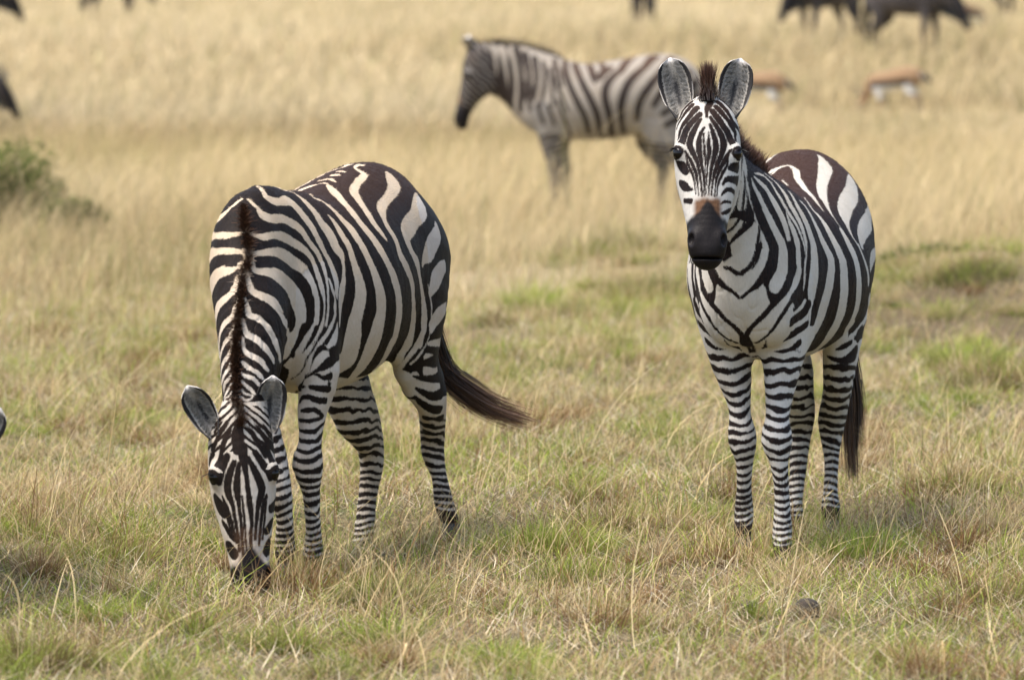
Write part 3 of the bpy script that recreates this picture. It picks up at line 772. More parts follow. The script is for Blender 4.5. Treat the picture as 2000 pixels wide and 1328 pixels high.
def coat(zk, P, F, V, body_lines, head_lines, base=.03):
    n = len(V)
    O, U, S, Fn = head_frame(P['head']); hs = P.get('hs', 1.0)
    grp = F.group(V, ['body', 'head', 'LF', 'RF', 'LH', 'RH'])
    names = list(grp); G = np.stack([grp[k] for k in names], 1)
    G[:, 2:] -= .004; G[:, 1] -= .022
    own = G.argmin(1)
    jit = np.stack([fbm(V, 22, 3), fbm(V, 22, 5), fbm(V, 22, 7)], 1) * .0022 + np.stack([fbm(V, 90, 13), fbm(V, 90, 15), fbm(V, 90, 17)], 1) * .0010
    R, lat = reflect(P, V)
    flip = np.nonzero(lat < 0)[0]; keep = np.nonzero(lat >= 0)[0]
    kd = KDTree(len(keep))
    for a, i in enumerate(keep): kd.insert(V[i], a)
    kd.balance()
    for i in flip:                                   # mirrored points are laid back onto the skin
        w = 0; acc = np.zeros(3)
        for co, a, dist in kd.find_n(R[i], 3):
            k_ = 1 / (dist + 1e-4); acc += k_ * np.array(co); w += k_
        R[i] = acc / w
    R = R + jit
    s = np.full(n, base)
    for i_, k in enumerate(('LF', 'RF', 'LH', 'RH')):
        s[(own == i_ + 2) & (V[:, 2] < Z0[zk][k] + .08)] = -.02
    s[(own == 0) & (V[:, 2] < (.66 if zk == 'R' else .60))] = -.02
    hm = own == 1; bm = ~hm
    sb = paint(R[bm], s[bm].copy(), body_lines)
    s[bm] = sb
    if zk != 'B':                                    # quarters and flank the lines do not reach
        far_ = (s > .0298) & bm & (V[:, 2] < 1.22) & ((V[:, 0] < -.64) if zk == 'R' else ((lat < 0) & (V[:, 0] < -.1)))
        w_ = .012 * np.cos(2 * np.pi * (V[:, 2] / .115 - V[:, 0] * 3.0 + .35 * fbm(V, 5, 21))) + .004
        s[far_] = np.minimum(s[far_], w_[far_])
    q = V + jit * .6 - O
    H = np.stack([q @ U, q @ S, q @ Fn], 1)
    nearhead = G[:, 1] < .06
    sh_ = np.full(n, -.02)
    sh_[nearhead] = paint(H[nearhead], sh_[nearhead].copy(), head_lines)
    if zk == 'B':
        sh_ = .006 * np.cos(2 * np.pi * (H[:, 0] * 22 + 14 * H[:, 2] + .8 * fbm(V, 12, 4))) + .0042
    s[hm] = sh_[hm]
    # legs
    brown = np.zeros(n)
    for li, k in enumerate(('LF', 'RF', 'LH', 'RH')):
        ch = [c for c in F.ch if c['grp'] == k][0]
        z0 = Z0[zk][k]
        m = (own == li + 2) & (V[:, 2] < z0 + .03)
        if zk == 'B' : m = (own == li + 2) & (V[:, 2] < z0)
        if not m.any(): continue
        v = V[m]
        _, t = F.ev(ch, v)
        pts = ch['pts']; seg = np.linalg.norm(np.diff(pts[:, :3], axis=0), axis=1)
        cum = np.concatenate([[0], np.cumsum(seg)]); tot = cum[-1]
        zz = pts[:, 2]; o_ = np.argsort(zz)
        cx_, cy_ = (np.interp(v[:, 2], zz[o_], pts[o_, j_]) for j_ in (0, 1))
        h = np.maximum(v[:, 2] - zz[-1], 0)            # height above the hoof
        per = lambda x: np.interp(x, [0, .08, .2, .35, .5, .7], [.019, .021, .026, .032, .038, .042])
        xs_ = np.linspace(0, 1.2, 400); ph = np.concatenate([[0], np.cumsum((xs_[1] - xs_[0]) / per((xs_[1:] + xs_[:-1]) / 2))])
        c = np.stack([cx_, cy_, v[:, 2]], 1)
        rel = v - c; rel /= np.linalg.norm(rel, axis=1)[:, None] + 1e-9
        fr = rel[:, 0]; sd_ = rel[:, 1] * (1 if k[0] == 'L' else -1)
        wv = fbm(v + li * 3.3, 16, 31 + li, 2)
        phase = np.interp(h, xs_, ph) + .50 * fr * (1 if k[1] == 'F' else -.6) + .12 * sd_ + .46 * wv + .15 * fbm(v, 38, 77, 2)
        thr = np.interp(h, [0.02, .10, .25, .5], [-.55, -.40, -.22, -.02]) + .36 * vnoise(v, 17, 51 + li) + .25 * np.clip(-sd_, 0, 1)
        val = (np.cos(2 * np.pi * phase) - thr) / (2 * np.pi) * per(h)
        low = sstep(.055, .0, h)
        val = val * (1 - low) + .01 * low
        wgt = sstep(z0 + .012, z0 - .012, v[:, 2])
        s[m] = s[m] * (1 - wgt) + val * wgt
        if zk == 'B': s[m] = val + .0012
        b = brown[m]; b = np.maximum(b, .12 * sstep(.10, .02, h)); brown[m] = b
    # head extras
    u, sx, f = H[:, 0] / hs, H[:, 1], H[:, 2]
    um = .342 + 1.0 * np.minimum(np.abs(sx), .04) + .4 * np.abs(sx) + .008 * fbm(V, 60, 9)
    if zk == 'L': um += .045
    muz = np.where(hm, sstep(-.012, .014, u - um), 0)
    muz = np.maximum(muz, np.where(hm & (u > .40), sstep(-.10, -.12, f) * sstep(.40, .44, u), 0))
    tan = np.where(hm, sstep(-.016, .014, u - .336 - .012 * fbm(V, 50, 19) - .15 * np.abs(sx)) * sstep(.056, .034, np.abs(sx)) * sstep(-.09, -.06, f), 0)
    if zk == 'L':
        tan *= .3
        cap = hm & (u < .085) & (f > -.16)
        s = np.where(cap, np.maximum(s, .006 * np.cos(2 * np.pi * ((np.abs(sx) * .9 - u) / .026 + .3 * fbm(V, 20, 23))) - .0005), s)
    tan = np.maximum(tan, .16 * hm * sstep(.515, .54, u) * sstep(-.14, -.10, f))
    for mm in (1, -1):
        ep = eye_spot(P, F, mm) - O
        ep = np.array([ep @ U / hs, ep @ S, ep @ Fn])
        d = np.sqrt(((u - ep[0]) * 1.25) ** 2 + (sx - ep[1]) ** 2 + (f - ep[2]) ** 2)
        s = np.where(hm, np.maximum(s, .034 - d), s)
        s = np.where(hm & (d > .031) & (u < .15) & (d < .046), np.minimum(s, .031 - d + .003), s)
    brown = np.maximum(brown, sstep(1.06, 1.27, V[:, 2]) * sstep(.55, .2, V[:, 0]) * (own == 0))
    brown = np.maximum(brown, .4 * hm * sstep(.10, .0, u) * sstep(-.12, 0, f))
    if zk == 'R': s = np.where(hm, s + .0006 * sstep(.18, .08, u) + .0008 * sstep(.10, .02, u) * sstep(.075, .02, np.abs(sx)) + .004 * sstep(.03, -.01, u), s)
    cream = sstep(.6, 1.1, V[:, 2]) * (own == 0) * .8 + .15
    return dict(sd=s, brown=brown, cream=cream, muz=muz, tan=tan), own, H

def coat_material(name, white, cream, black, brown, soft=.0020):
    m, nt, b = new_mat(name)
    sd = attr(nt, 'sd').outputs['Fac']
    tc = N(nt, 'ShaderNodeTexCoord')
    nz = N(nt, 'ShaderNodeTexNoise', i_Scale=420.0, i_Detail=2.0); nt.links.new(tc.outputs['Object'], nz.inputs['Vector'])
    mp = N(nt, 'ShaderNodeMapping'); mp.inputs['Scale'].default_value = (90, 260, 60); nt.links.new(tc.outputs['Object'], mp.inputs['Vector'])
    hz = N(nt, 'ShaderNodeTexNoise', i_Scale=1.0, i_Detail=3.0); nt.links.new(mp.outputs[0], hz.inputs['Vector'])
    big = N(nt, 'ShaderNodeTexNoise', i_Scale=9.0, i_Detail=4.0); nt.links.new(tc.outputs['Object'], big.inputs['Vector'])
    j = mth(nt, 'MULTIPLY_ADD', nz.outputs[0], .0030, -.0015)
    j2 = mth(nt, 'MULTIPLY_ADD', hz.outputs[0], .0075, -.0037)
    v = mth(nt, 'ADD', mth(nt, 'ADD', sd, j), j2)
    fac = maprange(nt, v, -soft, soft)
    wcol = mixc(nt, attr(nt, 'cream').outputs['Fac'], white, cream)
    dirt = maprange(nt, big.outputs[0], .42, .72, 0, .38)
    wcol = mixc(nt, dirt, wcol, tuple(x * y for x, y in zip(cream, (.78, .70, .60))))
    wcol = mixc(nt, maprange(nt, hz.outputs[0], .3, .75, 0, .30), wcol, tuple(x * .62 for x in cream))
    bcol = mixc(nt, attr(nt, 'brown').outputs['Fac'], black, brown)
    bcol = mixc(nt, maprange(nt, hz.outputs[0], .35, .8, 0, .35), bcol, tuple(x * 1.5 for x in brown))
    col = mixc(nt, fac, wcol, bcol)
    col = mixc(nt, attr(nt, 'tan').outputs['Fac'], col, mixc(nt, hz.outputs[0], (.075, .038, .020), (.19, .098, .052)))
    col = mixc(nt, attr(nt, 'muz').outputs['Fac'], col, mixc(nt, nz.outputs[0], (.006, .005, .005), (.020, .016, .015)))
    nt.links.new(col, b.inputs['Base Color'])
    nt.links.new(maprange(nt, attr(nt, 'muz').outputs['Fac'], 0, 1, .62, .45), b.inputs['Roughness'])
    b.inputs['Specular IOR Level'].default_value = .09
    b.inputs['Sheen Weight'].default_value = .0
    b.inputs['Sheen Roughness'].default_value = .5
    bp = N(nt, 'ShaderNodeBump', i_Strength=.35, i_Distance=.004)
    nt.links.new(mth(nt, 'ADD', hz.outputs[0], mth(nt, 'MULTIPLY', nz.outputs[0], .6)), bp.inputs['Height'])
    nt.links.new(bp.outputs[0], b.inputs['Normal'])
    return m

def hair_material(name, rough=.5):
    m, nt, b = new_mat(name)
    nt.links.new(attr(nt, 'col').outputs['Color'], b.inputs['Base Color'])
    b.inputs['Roughness'].default_value = rough
    b.inputs['Specular IOR Level'].default_value = .3
    return m

def ribbons(name, root, direc, length, width, colr, colt, mat, parent, seg=3, bend=None, widev=None, rng=None, power=1.0):
    """thin tapering blades. root (n,3), direc unit (n,3), bend (n,3) sideways displacement at the tip"""
    n = len(root)
    if bend is None: bend = np.zeros((n, 3))
    if widev is None:
        r = rng.normal(size=(n, 3)); widev = np.cross(direc, r); widev /= np.linalg.norm(widev, axis=1)[:, None] + 1e-9
    V = np.empty((n, seg + 1, 2, 3)); C = np.empty((n, seg + 1, 2, 3))
    for i in range(seg + 1):
        t = i / seg
        c = root + direc * (length * t)[:, None] + bend * (t ** 2)
        w = width * (1 - t) ** .7 * .5 + width * .04
        V[:, i, 0] = c - widev * w[:, None]; V[:, i, 1] = c + widev * w[:, None]
        cc = colr + (colt - colr) * t ** power
        C[:, i, 0] = cc; C[:, i, 1] = cc
    base = np.arange(n)[:, None] * (2 * (seg + 1)) + np.arange(seg)[None] * 2
    Q = np.stack([base, base + 1, base + 3, base + 2], 2).reshape(-1, 4)
    return mesh_obj(name, V.reshape(-1, 3), Q, mat, parent, True, dict(col=C.reshape(-1, 3)))

def ear_mesh(name, base, A, X, Fo, L, W, mat, parent):
    nu, nv = 16, 17
    us = np.linspace(0, 1, nu); vs = np.linspace(-1, 1, nv)
    hw = np.interp(us, [0, .12, .3, .5, .68, .82, .92, 1], [.40, .55, .88, 1.0, 1.0, .86, .62, .14]) * W
    an = np.interp(us, [0, .15, .35, .6, 1], [2.5, 1.9, 1.3, 1.05, .9])
    P = np.empty((2, nu, nv, 3)); E = np.empty((2, nu, nv, 3))
    for o in (0, 1):
        for i, u in enumerate(us):
            a = an[i]; R = hw[i] / math.sin(min(a, math.pi / 2))
            Ro = R + (.004 if o else 0)
            x = Ro * np.sin(vs * a); y = R - Ro * np.cos(vs * a)
            back = -.030 * math.sin(math.pi * min(1, u * 1.1)) - (.0)
            up = u * L - (vs ** 2) * .010 * (u > .5) * (u - .5)
            P[o, i] = np.array(base) + up[:, None] * A + x[:, None] * X + (y + back)[:, None] * Fo
            E[o, i, :, 0] = u; E[o, i, :, 1] = np.abs(vs); E[o, i, :, 2] = o
    V = P.reshape(-1, 3); idx = np.arange(2 * nu * nv).reshape(2, nu, nv)
    q = []
    for o in (0, 1):
        a = np.stack([idx[o, :-1, :-1], idx[o, :-1, 1:], idx[o, 1:, 1:], idx[o, 1:, :-1]], 2).reshape(-1, 4)
        q.append(a if o == 0 else a[:, ::-1])
    for j in (0, nv - 1):
        a = np.stack([idx[0, :-1, j], idx[0, 1:, j], idx[1, 1:, j], idx[1, :-1, j]], 1); q.append(a if j == 0 else a[:, ::-1])
    q.append(np.stack([idx[0, -1, :-1], idx[0, -1, 1:], idx[1, -1, 1:], idx[1, -1, :-1]], 1))
    Q = np.concatenate(q)
    e = E.reshape(-1, 3)
    return mesh_obj(name, V, Q, mat, parent, True, dict(eu=e[:, 0], ev=e[:, 1], eo=e[:, 2])), P

def ear_material():
    m, nt, b = new_mat('ear_fur')
    eu, ev, eo = (attr(nt, k).outputs['Fac'] for k in ('eu', 'ev', 'eo'))
    tc = N(nt, 'ShaderNodeTexCoord')
    nz = N(nt, 'ShaderNodeTexNoise', i_Scale=160.0, i_Detail=3.0); nt.links.new(tc.outputs['Object'], nz.inputs['Vector'])
    n1 = mth(nt, 'MULTIPLY_ADD', nz.outputs[0], .3, -.15)
    v = mth(nt, 'ADD', ev, n1); u = mth(nt, 'ADD', eu, mth(nt, 'MULTIPLY', n1, .4))
    inner = mixc(nt, nz.outputs[0], (.15, .135, .115), (.46, .42, .36))
    dk = mth(nt, 'MULTIPLY', maprange(nt, v, .35, .05), maprange(nt, mth(nt, 'ABSOLUTE', mth(nt, 'SUBTRACT', u, .45)), .35, .15))
    inner = mixc(nt, dk, inner, (.02, .018, .018))
    inner = mixc(nt, maprange(nt, v, .70, .76), inner, (.012, .009, .008))
    inner = mixc(nt, maprange(nt, u, .90, .95), inner, (.62, .56, .50))
    outer = mixc(nt, maprange(nt, u, .52, .56), (.55, .50, .44), (.016, .012, .011))
    outer = mixc(nt, maprange(nt, u, .86, .90), outer, (.70, .66, .60))
    outer = mixc(nt, maprange(nt, u, .28, .22), outer, (.02, .016, .015))
    nt.links.new(mixc(nt, eo, inner, outer), b.inputs['Base Color'])
    b.inputs['Roughness'].default_value = .8
    b.inputs['Subsurface Weight'].default_value = .0
    bp = N(nt, 'ShaderNodeBump', i_Strength=.6, i_Distance=.004)
    nt.links.new(nz.outputs[0], bp.inputs['Height']); nt.links.new(bp.outputs[0], b.inputs['Normal'])
    return m

def surf_along(F, c, d, r0=.0, r1=.45, n=120):
    ts = np.linspace(r0, r1, n)
    f = F.at(c + ts[:, None] * d)
    k = np.nonzero(f < 0)[0]
    return c + ts[k[-1] if len(k) else 0] * d

def uvsphere(c, r, nu=16, nv=12, sc=(1, 1, 1)):
    V = []; Q = []
    for i in range(nv + 1):
        th = math.pi * i / nv
        for j in range(nu):
            ph = 2 * math.pi * j / nu
            V.append((c[0] + r * sc[0] * math.sin(th) * math.cos(ph), c[1] + r * sc[1] * math.sin(th) * math.sin(ph), c[2] + r * sc[2] * math.cos(th)))
    for i in range(nv):
        for j in range(nu):
            a = i * nu + j; b = i * nu + (j + 1) % nu
            Q.append((a, a + nu, b + nu, b))
    return np.array(V), np.array(Q)

def hoof_mesh(c, fwd, mat, parent, r=.036, h=.075):
    c = np.array(c, float); a = math.atan2(fwd[1], fwd[0])
    n = 20; rows = [(.0, 1.0, 0.0), (.1, 1.06, .001), (.55, 1.18, .008), (.94, 1.34, .016), (1.0, 1.30, .016)]
    V = []; Q = []
    for t, s, off in rows:
        for j in range(n):
            p = 2 * math.pi * j / n
            x = math.cos(p) * r * s * 1.12 + off; y = math.sin(p) * r * s
            if x < -.6 * r: x = -.6 * r - (abs(x) - .6 * r) * .4
            V.append((c[0] + x * math.cos(a) - y * math.sin(a), c[1] + x * math.sin(a) + y * math.cos(a), c[2] - t * h))
    m = len(rows)
    for i in range(m - 1):
        for j in range(n):
            Q.append((i * n + j, (i + 1) * n + j, (i + 1) * n + (j + 1) % n, i * n + (j + 1) % n))
    Q.append(tuple(reversed(range((m - 1) * n, m * n)))[::-1]); Q.append(tuple(range(n))[::-1])
    return mesh_obj('hoof', np.array(V), Q, mat, parent)

MATS = {}
def zebra_mats():
    if MATS: return MATS
    MATS['L'] = coat_material('zebra_coat_cream', (.55, .50, .435), (.54, .425, .295), (.010, .0075, .006), (.030, .016, .010))
    MATS['R'] = coat_material('zebra_coat_white', (.57, .54, .49), (.53, .48, .40), (.009, .007, .007), (.040, .020, .0125))
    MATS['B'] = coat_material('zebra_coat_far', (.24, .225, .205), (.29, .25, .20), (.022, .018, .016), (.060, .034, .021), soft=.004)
    MATS['hair'] = hair_material('zebra_hair')
    MATS['ear'] = ear_material()
    m, nt, b = new_mat('eye_gloss'); b.inputs['Base Color'].default_value = (.006, .004, .003, 1); b.inputs['Roughness'].default_value = .16; b.inputs['Specular IOR Level'].default_value = .3
    MATS['eye'] = m
    m, nt, b = new_mat('hoof_horn')
    tc = N(nt, 'ShaderNodeTexCoord'); nz = N(nt, 'ShaderNodeTexNoise', i_Scale=60.0, i_Detail=4.0); nt.links.new(tc.outputs['Object'], nz.inputs['Vector'])
    nt.links.new(mixc(nt, nz.outputs[0], (.014, .012, .012), (.055, .05, .046)), b.inputs['Base Color']); b.inputs['Roughness'].default_value = .55
    MATS['hoof'] = m
    return MATS

def vert_normals(V, Q):
    fn = np.cross(V[Q[:, 2]] - V[Q[:, 0]], V[Q[:, 3]] - V[Q[:, 1]])
    n = np.zeros_like(V)
    for k in range(4):
        for j in range(3): n[:, j] += np.bincount(Q[:, k], fn[:, j], len(V))
    return n / (np.linalg.norm(n, axis=1)[:, None] + 1e-12)

def coat_fuzz(V, nr, Q, A, own, P, rng, n=120000):
    """short hairs grown out of the skin, part of the same mesh and coloured by the same pattern"""
    O, U, S, Fn = head_frame(P['head'])
    f = rng.integers(0, len(Q), n); w = rng.dirichlet([1, 1, 1, 1], n)
    q = Q[f]
    rt = (V[q] * w[:, :, None]).sum(1); nn = (nr[q] * w[:, :, None]).sum(1); nn /= np.linalg.norm(nn, axis=1)[:, None]
    o = own[q[:, 0]]
    flow = np.where((o == 0)[:, None], np.array([[-.8, 0, -.6]]), np.where((o == 1)[:, None], U[None], np.array([[-.15, 0, -1.0]])))
    flow = flow + rng.normal(size=(n, 3)) * .28
    flow -= nn * (flow * nn).sum(1)[:, None]; flow /= np.linalg.norm(flow, axis=1)[:, None] + 1e-9
    d = flow + nn * rng.uniform(.18, .60, (n, 1)); d /= np.linalg.norm(d, axis=1)[:, None]
    L = np.select([o == 0, o == 1], [.0062 + .0045 * sstep(1.05, 1.3, rt[:, 2]), np.full(n, .0036)], .0048) * rng.uniform(.6, 1.25, n)
    keep = A['muz'][q[:, 0]] < .5
    rt, nn, d, L, q, w = rt[keep], nn[keep], d[keep], L[keep], q[keep], w[keep]; n = len(rt)
    side = np.cross(d, nn); side /= np.linalg.norm(side, axis=1)[:, None]
    W = rng.uniform(.0008, .0014, n)
    hv = np.empty((n, 5, 3))
    hv[:, 0] = rt - side * (W * .5)[:, None] - nn * .0008; hv[:, 1] = rt + side * (W * .5)[:, None] - nn * .0008
    m = rt + d * (L * .55)[:, None]
    hv[:, 2] = m + side * (W * .42)[:, None]; hv[:, 3] = m - side * (W * .42)[:, None]
    tip = rt + d * L[:, None] - nn * (L * .12)[:, None]
    hv = np.concatenate([hv[:, :4], (tip + side * (W * .08)[:, None])[:, None], (tip - side * (W * .08)[:, None])[:, None]], 1)
    b = len(V) + np.arange(n)[:, None] * 6
    Q2 = np.concatenate([Q, b + np.array([[0, 1, 2, 3]]), b + np.array([[3, 2, 4, 5]])])
    A2 = {}
    for k, v in A.items():
        r = (v[q] * w).sum(1); r = np.repeat(r, 6)
        A2[k] = np.concatenate([v, r])
    return np.concatenate([V, hv.reshape(-1, 3)]), Q2, A2

def build_zebra(zk, P, coarse, fine, body_txt, head_txt, loc, rz, label, base=.03, hair=1.0, seed=1, ears=None, hooves=True):
    rng = np.random.default_rng(seed)
    M = zebra_mats()
    F, V, Q = build_surface(P, coarse, fine)
    A, own, H = coat(zk, P, F, V, parse_lines(body_txt), parse_lines(head_txt), base)
    root = empty('zebra', loc, math.radians(rz))
    tag(root, label, 'zebra')
    nr = vert_normals(V, Q)
    isb = (own == 0).astype(float)
    amp = (.0035 * fbm(V, 7, 91) + .0022 * fbm(V * np.array([1, 1, .35]), 26, 95)) * isb + .0012 * fbm(V, 30, 97) * (own > 1)
    fold = np.abs(fbm(V * np.array([1, 1, .5]), 17, 99, 2)); reg = sstep(.30, .50, V[:, 0]) * sstep(1.0, .8, V[:, 2]) * isb
    amp = amp - .0035 * sstep(.10, .0, fold) * reg
    V = V + nr * amp[:, None]
    if hair > .5:
        V2, Q2, A2 = coat_fuzz(V, nr, Q, A, own, P, rng)
        mesh_obj('body', V2, Q2, M[zk], root, True, A2)
    else: mesh_obj('body', V, Q, M[zk], root, True, A)
    O, U, S, Fn = head_frame(P['head']); hs = P.get('hs', 1.0)
    hp = lambda u, s, f: O + hs * u * U + s * S + f * Fn
    # eyes
    for m in (1, -1):
        v, q = uvsphere((0, 0, 0), .021, 18, 14)
        mesh_obj('eye', v + eye_spot(P, F, m) - (S * m * .95 + Fn * .31) * .0165, q, M['eye'], root)
    # ears: direction in head space
    for m, (bs, bf, ax, ou, fo, L, W) in zip((1, -1), ears):   # left ear first
        Ax = -U * ax[0] + S * ax[1] * m + Fn * ax[2]; Ax /= np.linalg.norm(Ax)
        Fo = Fn * fo[0] + S * fo[1] * m + U * fo[2]; Fo -= (Fo @ Ax) * Ax; Fo /= np.linalg.norm(Fo)
        X = np.cross(Ax, Fo)
        bpt = hp(ou, m * bs, bf)
        e, PP = ear_mesh('ear', bpt, Ax, X, Fo, L, W, M['ear'], root)
        if hair > .5:
            inn = PP[0].reshape(16, 17, 3)
            n = 900
            i = rng.integers(1, 14, n); j = np.where(rng.random(n) < .5, rng.integers(3, 6, n), rng.integers(11, 14, n))
            rt = inn[i, j] + rng.normal(size=(n, 3)) * .002
            ctr = inn[i, 8] + Fo * .012
            d = ctr - rt; d += Ax * .02 * rng.random((n, 1)); d /= np.linalg.norm(d, axis=1)[:, None]
            d = d + Fo * .4 + Ax * .5 + rng.normal(size=(n, 3)) * .2; d /= np.linalg.norm(d, axis=1)[:, None]
            g = rng.uniform(.14, .50, (n, 1))
            c = g * np.array([[1.0, .95, .86]])
            ribbons('hair', rt, d, rng.uniform(.012, .030, n), rng.uniform(.0008, .0014, n), c * .5, c, M['hair'], e, 2, rng=rng)
    # mane along the crest
    c, s, d = spine_of(P)
    k0 = int(np.argmax(c[:, 0] > P.get('mane_start', P['torso'][-2][0] - .02)))
    pts = []; nor = []
    for i in range(k0, len(c)):
        nn = np.cross(d[i], s[i]); nn = nn / np.linalg.norm(nn)
        if nn[2] < 0 and abs(nn[2]) > .5: nn = -nn
        pts.append(surf_along(F, c[i], nn)); nor.append(nn)
    # carry on over the poll to the forehead
    for u_ in (.0, .03) if zk != 'R' else (.0,):
        pts.append(surf_along(F, hp(u_, 0, -.09), Fn - U * (.9 if u_ == 0 else .3), 0, .2)); nor.append((Fn * .5 - U) / np.linalg.norm(Fn * .5 - U))
    pts = np.array(pts); nor = np.array(nor)
    seglen = np.concatenate([[0], np.cumsum(np.linalg.norm(np.diff(pts, axis=0), axis=1))])
    n = int(P.get('mane_n', 5200) * hair)
    t = rng.random(n) * seglen[-1]; tt = t / seglen[-1]
    rp = np.stack([np.interp(t, seglen, pts[:, k]) for k in range(3)], 1)
    rn = np.stack([np.interp(t, seglen, nor[:, k]) for k in range(3)], 1)
    dd = np.gradient(rp[np.argsort(t)], axis=0); 
    ax = np.stack([np.interp(t, seglen, np.gradient(pts[:, k])) for k in range(3)], 1); ax /= np.linalg.norm(ax, axis=1)[:, None]
    sd_ = np.cross(rn, ax); sd_ /= np.linalg.norm(sd_, axis=1)[:, None]
    lat = np.clip(rng.normal(size=n) * .45, -1, 1)
    halfw = P.get('mane_w', .016)
    rt = rp + sd_ * (lat * halfw)[:, None] - rn * .006
    ml, mlo = P.get('mane_len', .075), P.get('mane_top', .075)
    ln = np.interp(tt, [0, .12, .85, 1], [.03, ml, ml, mlo]) * rng.uniform(.6, 1.1, n) * (1 - .45 * np.abs(lat))
    di = rn + sd_ * (lat * .28 + rng.normal(size=n) * .10)[:, None] + ax * (rng.normal(size=n) * .14 + P.get('mane_lean', .1))[:, None]
    di /= np.linalg.norm(di, axis=1)[:, None]
    # colour at the root follows the stripes beneath
    nearest = np.full(n, .01)
    cand = np.nonzero(np.abs(V[:, 0] - rp[:, 0].mean()) < 1.0)[0]
    bins = {}
    sel = cand[::7]
    for a in range(0, n, 400):
        q2 = ((rt[a:a + 400, None] - V[sel][None]) ** 2).sum(2).argmin(1)
        nearest[a:a + 400] = A['sd'][sel][q2]
    wh = sstep(.002, -.002, nearest)[:, None] * np.clip(np.abs(lat) * 2.0 + .15, 0, 1)[:, None] * P.get('mane_white', 1.0)
    cr = np.array([[.55, .46, .36]]) * wh + np.array([[.018, .012, .010]]) * (1 - wh)
    bt = P.get('mane_tip', (.075, .032, .016))
    ct = cr * .45 * wh + np.array([bt]) * (1 - wh * .5) * rng.uniform(.45, 1.3, (n, 1))
    ribbons('mane', rt, di, ln, rng.uniform(.0016, .0032, n), cr, ct, M['hair'], root, 3, bend=sd_ * (rng.normal(size=n) * .012)[:, None] + ax * .01, rng=rng, power=.8)
    if 'forelock' in P:
        n = 1500; A_ = P['forelock']
        at = pts[-1]; di = -U * .93 + Fn * .15
        t_ = rng.normal(size=(n, 3)) * .011; t_ -= di * (t_ @ di)[:, None]
        dd_ = di + rng.normal(size=(n, 3)) * .13 - t_ * 9.0; dd_ /= np.linalg.norm(dd_, axis=1)[:, None]
        cr_ = np.array([[.014, .009, .007]]) * rng.uniform(.6, 1.3, (n, 1)); ct_ = np.array([[.085, .036, .020]]) * rng.uniform(.5, 1.3, (n, 1))
        ribbons('forelock', at + t_ - di * .012, dd_, rng.uniform(.15, 1.05, n) ** .8 * A_, np.full(n, .0030), cr_, ct_, M['hair'], root, 3, rng=rng, power=1.2)
    # tail: dock and switch in one
    T = crom(np.array([list(p) for p in P['tail']], float), 6)
    L = len(T)
    cum = np.concatenate([[0], np.cumsum(np.linalg.norm(np.diff(T, axis=0), axis=1))])
    n = int(1700 * hair) if hair > .3 else 500
    starts = np.concatenate([rng.uniform(0, .5, n // 3), rng.uniform(.3, .72, n - n // 3)]) * cum[-1]
    nseg = 7
    VV = np.empty((n, nseg + 1, 2, 3)); CC = np.empty((n, nseg + 1, 2, 3))
    off = rng.normal(size=(n, 3)) * P.get('tail_r', .022)
    ends = np.minimum(starts + rng.uniform(.35, .75, n) * cum[-1] * np.where(starts < .3 * cum[-1], .6, 1), cum[-1] * rng.uniform(.72, 1.03, n))
    wv = rng.normal(size=(n, 3)); wv /= np.linalg.norm(wv, axis=1)[:, None]
    hue = (rng.random((n, 1)) ** 2)
    cbase = np.array([[.012, .010, .009]]) * (1 - hue) + np.array([[.16, .085, .042]]) * hue
    for i in range(nseg + 1):
        a = starts + (ends - starts) * i / nseg
        pc = np.stack([np.interp(a, cum, T[:, k]) for k in range(3)], 1)
        fr = a / cum[-1]
        sp = np.interp(fr, [0, .35, .5, .75, 1], [.35, .50, 1.0, 1.35, 1.25])
        c_ = pc + off * sp[:, None]
        w = rng.uniform(.0012, .002, n) * (1 - i / nseg * .7) + np.where(fr < .45, .003, 0)
        VV[:, i, 0] = c_ - wv * w[:, None]; VV[:, i, 1] = c_ + wv * w[:, None]
        tip = sstep(.6, 1.0, fr)[:, None]
        cc = cbase * (1 - tip) + (cbase * 1.3 + np.array([[.10, .050, .026]]) * P.get('tail_brown', 1.0)) * tip
        CC[:, i, 0] = cc; CC[:, i, 1] = cc
    base_ = np.arange(n)[:, None] * (2 * (nseg + 1)) + np.arange(nseg)[None] * 2
    QQ = np.stack([base_, base_ + 1, base_ + 3, base_ + 2], 2).reshape(-1, 4)
    mesh_obj('tail', VV.reshape(-1, 3), QQ, M['hair'], root, True, dict(col=CC.reshape(-1, 3)))
    if hooves:
        for k in ('LF', 'RF', 'LH', 'RH'):
            e = P[k][-1]
            hoof_mesh((e[0], e[1], e[2] + .004), (1, 0), M['hoof'], root, r=max(e[3] * .95, .028), h=.06)
    # lashes
    if hair > .5:
        n = 60
        for m in (1, -1):
            ph = rng.uniform(-1.2, 1.2, n)
            es = eye_spot(P, F, m); rt = np.array([es - U * (.016 - .006 * abs(math.sin(p))) + (Fn - S * m * .6) * .018 * math.sin(p) for p in ph])
            di_ = np.array([S * m * .8 + Fn * (.6 * math.sin(p) + .5) + U * .25 for p in ph]); di_ /= np.linalg.norm(di_, axis=1)[:, None]
            k_ = np.tile([[.01, .008, .008]], (n, 1))
            ribbons('eyelash', rt, di_, rng.uniform(.012, .024, n), np.full(n, .0016), k_, k_, M['hair'], root, 2, rng=rng)
    return root, F, V, A
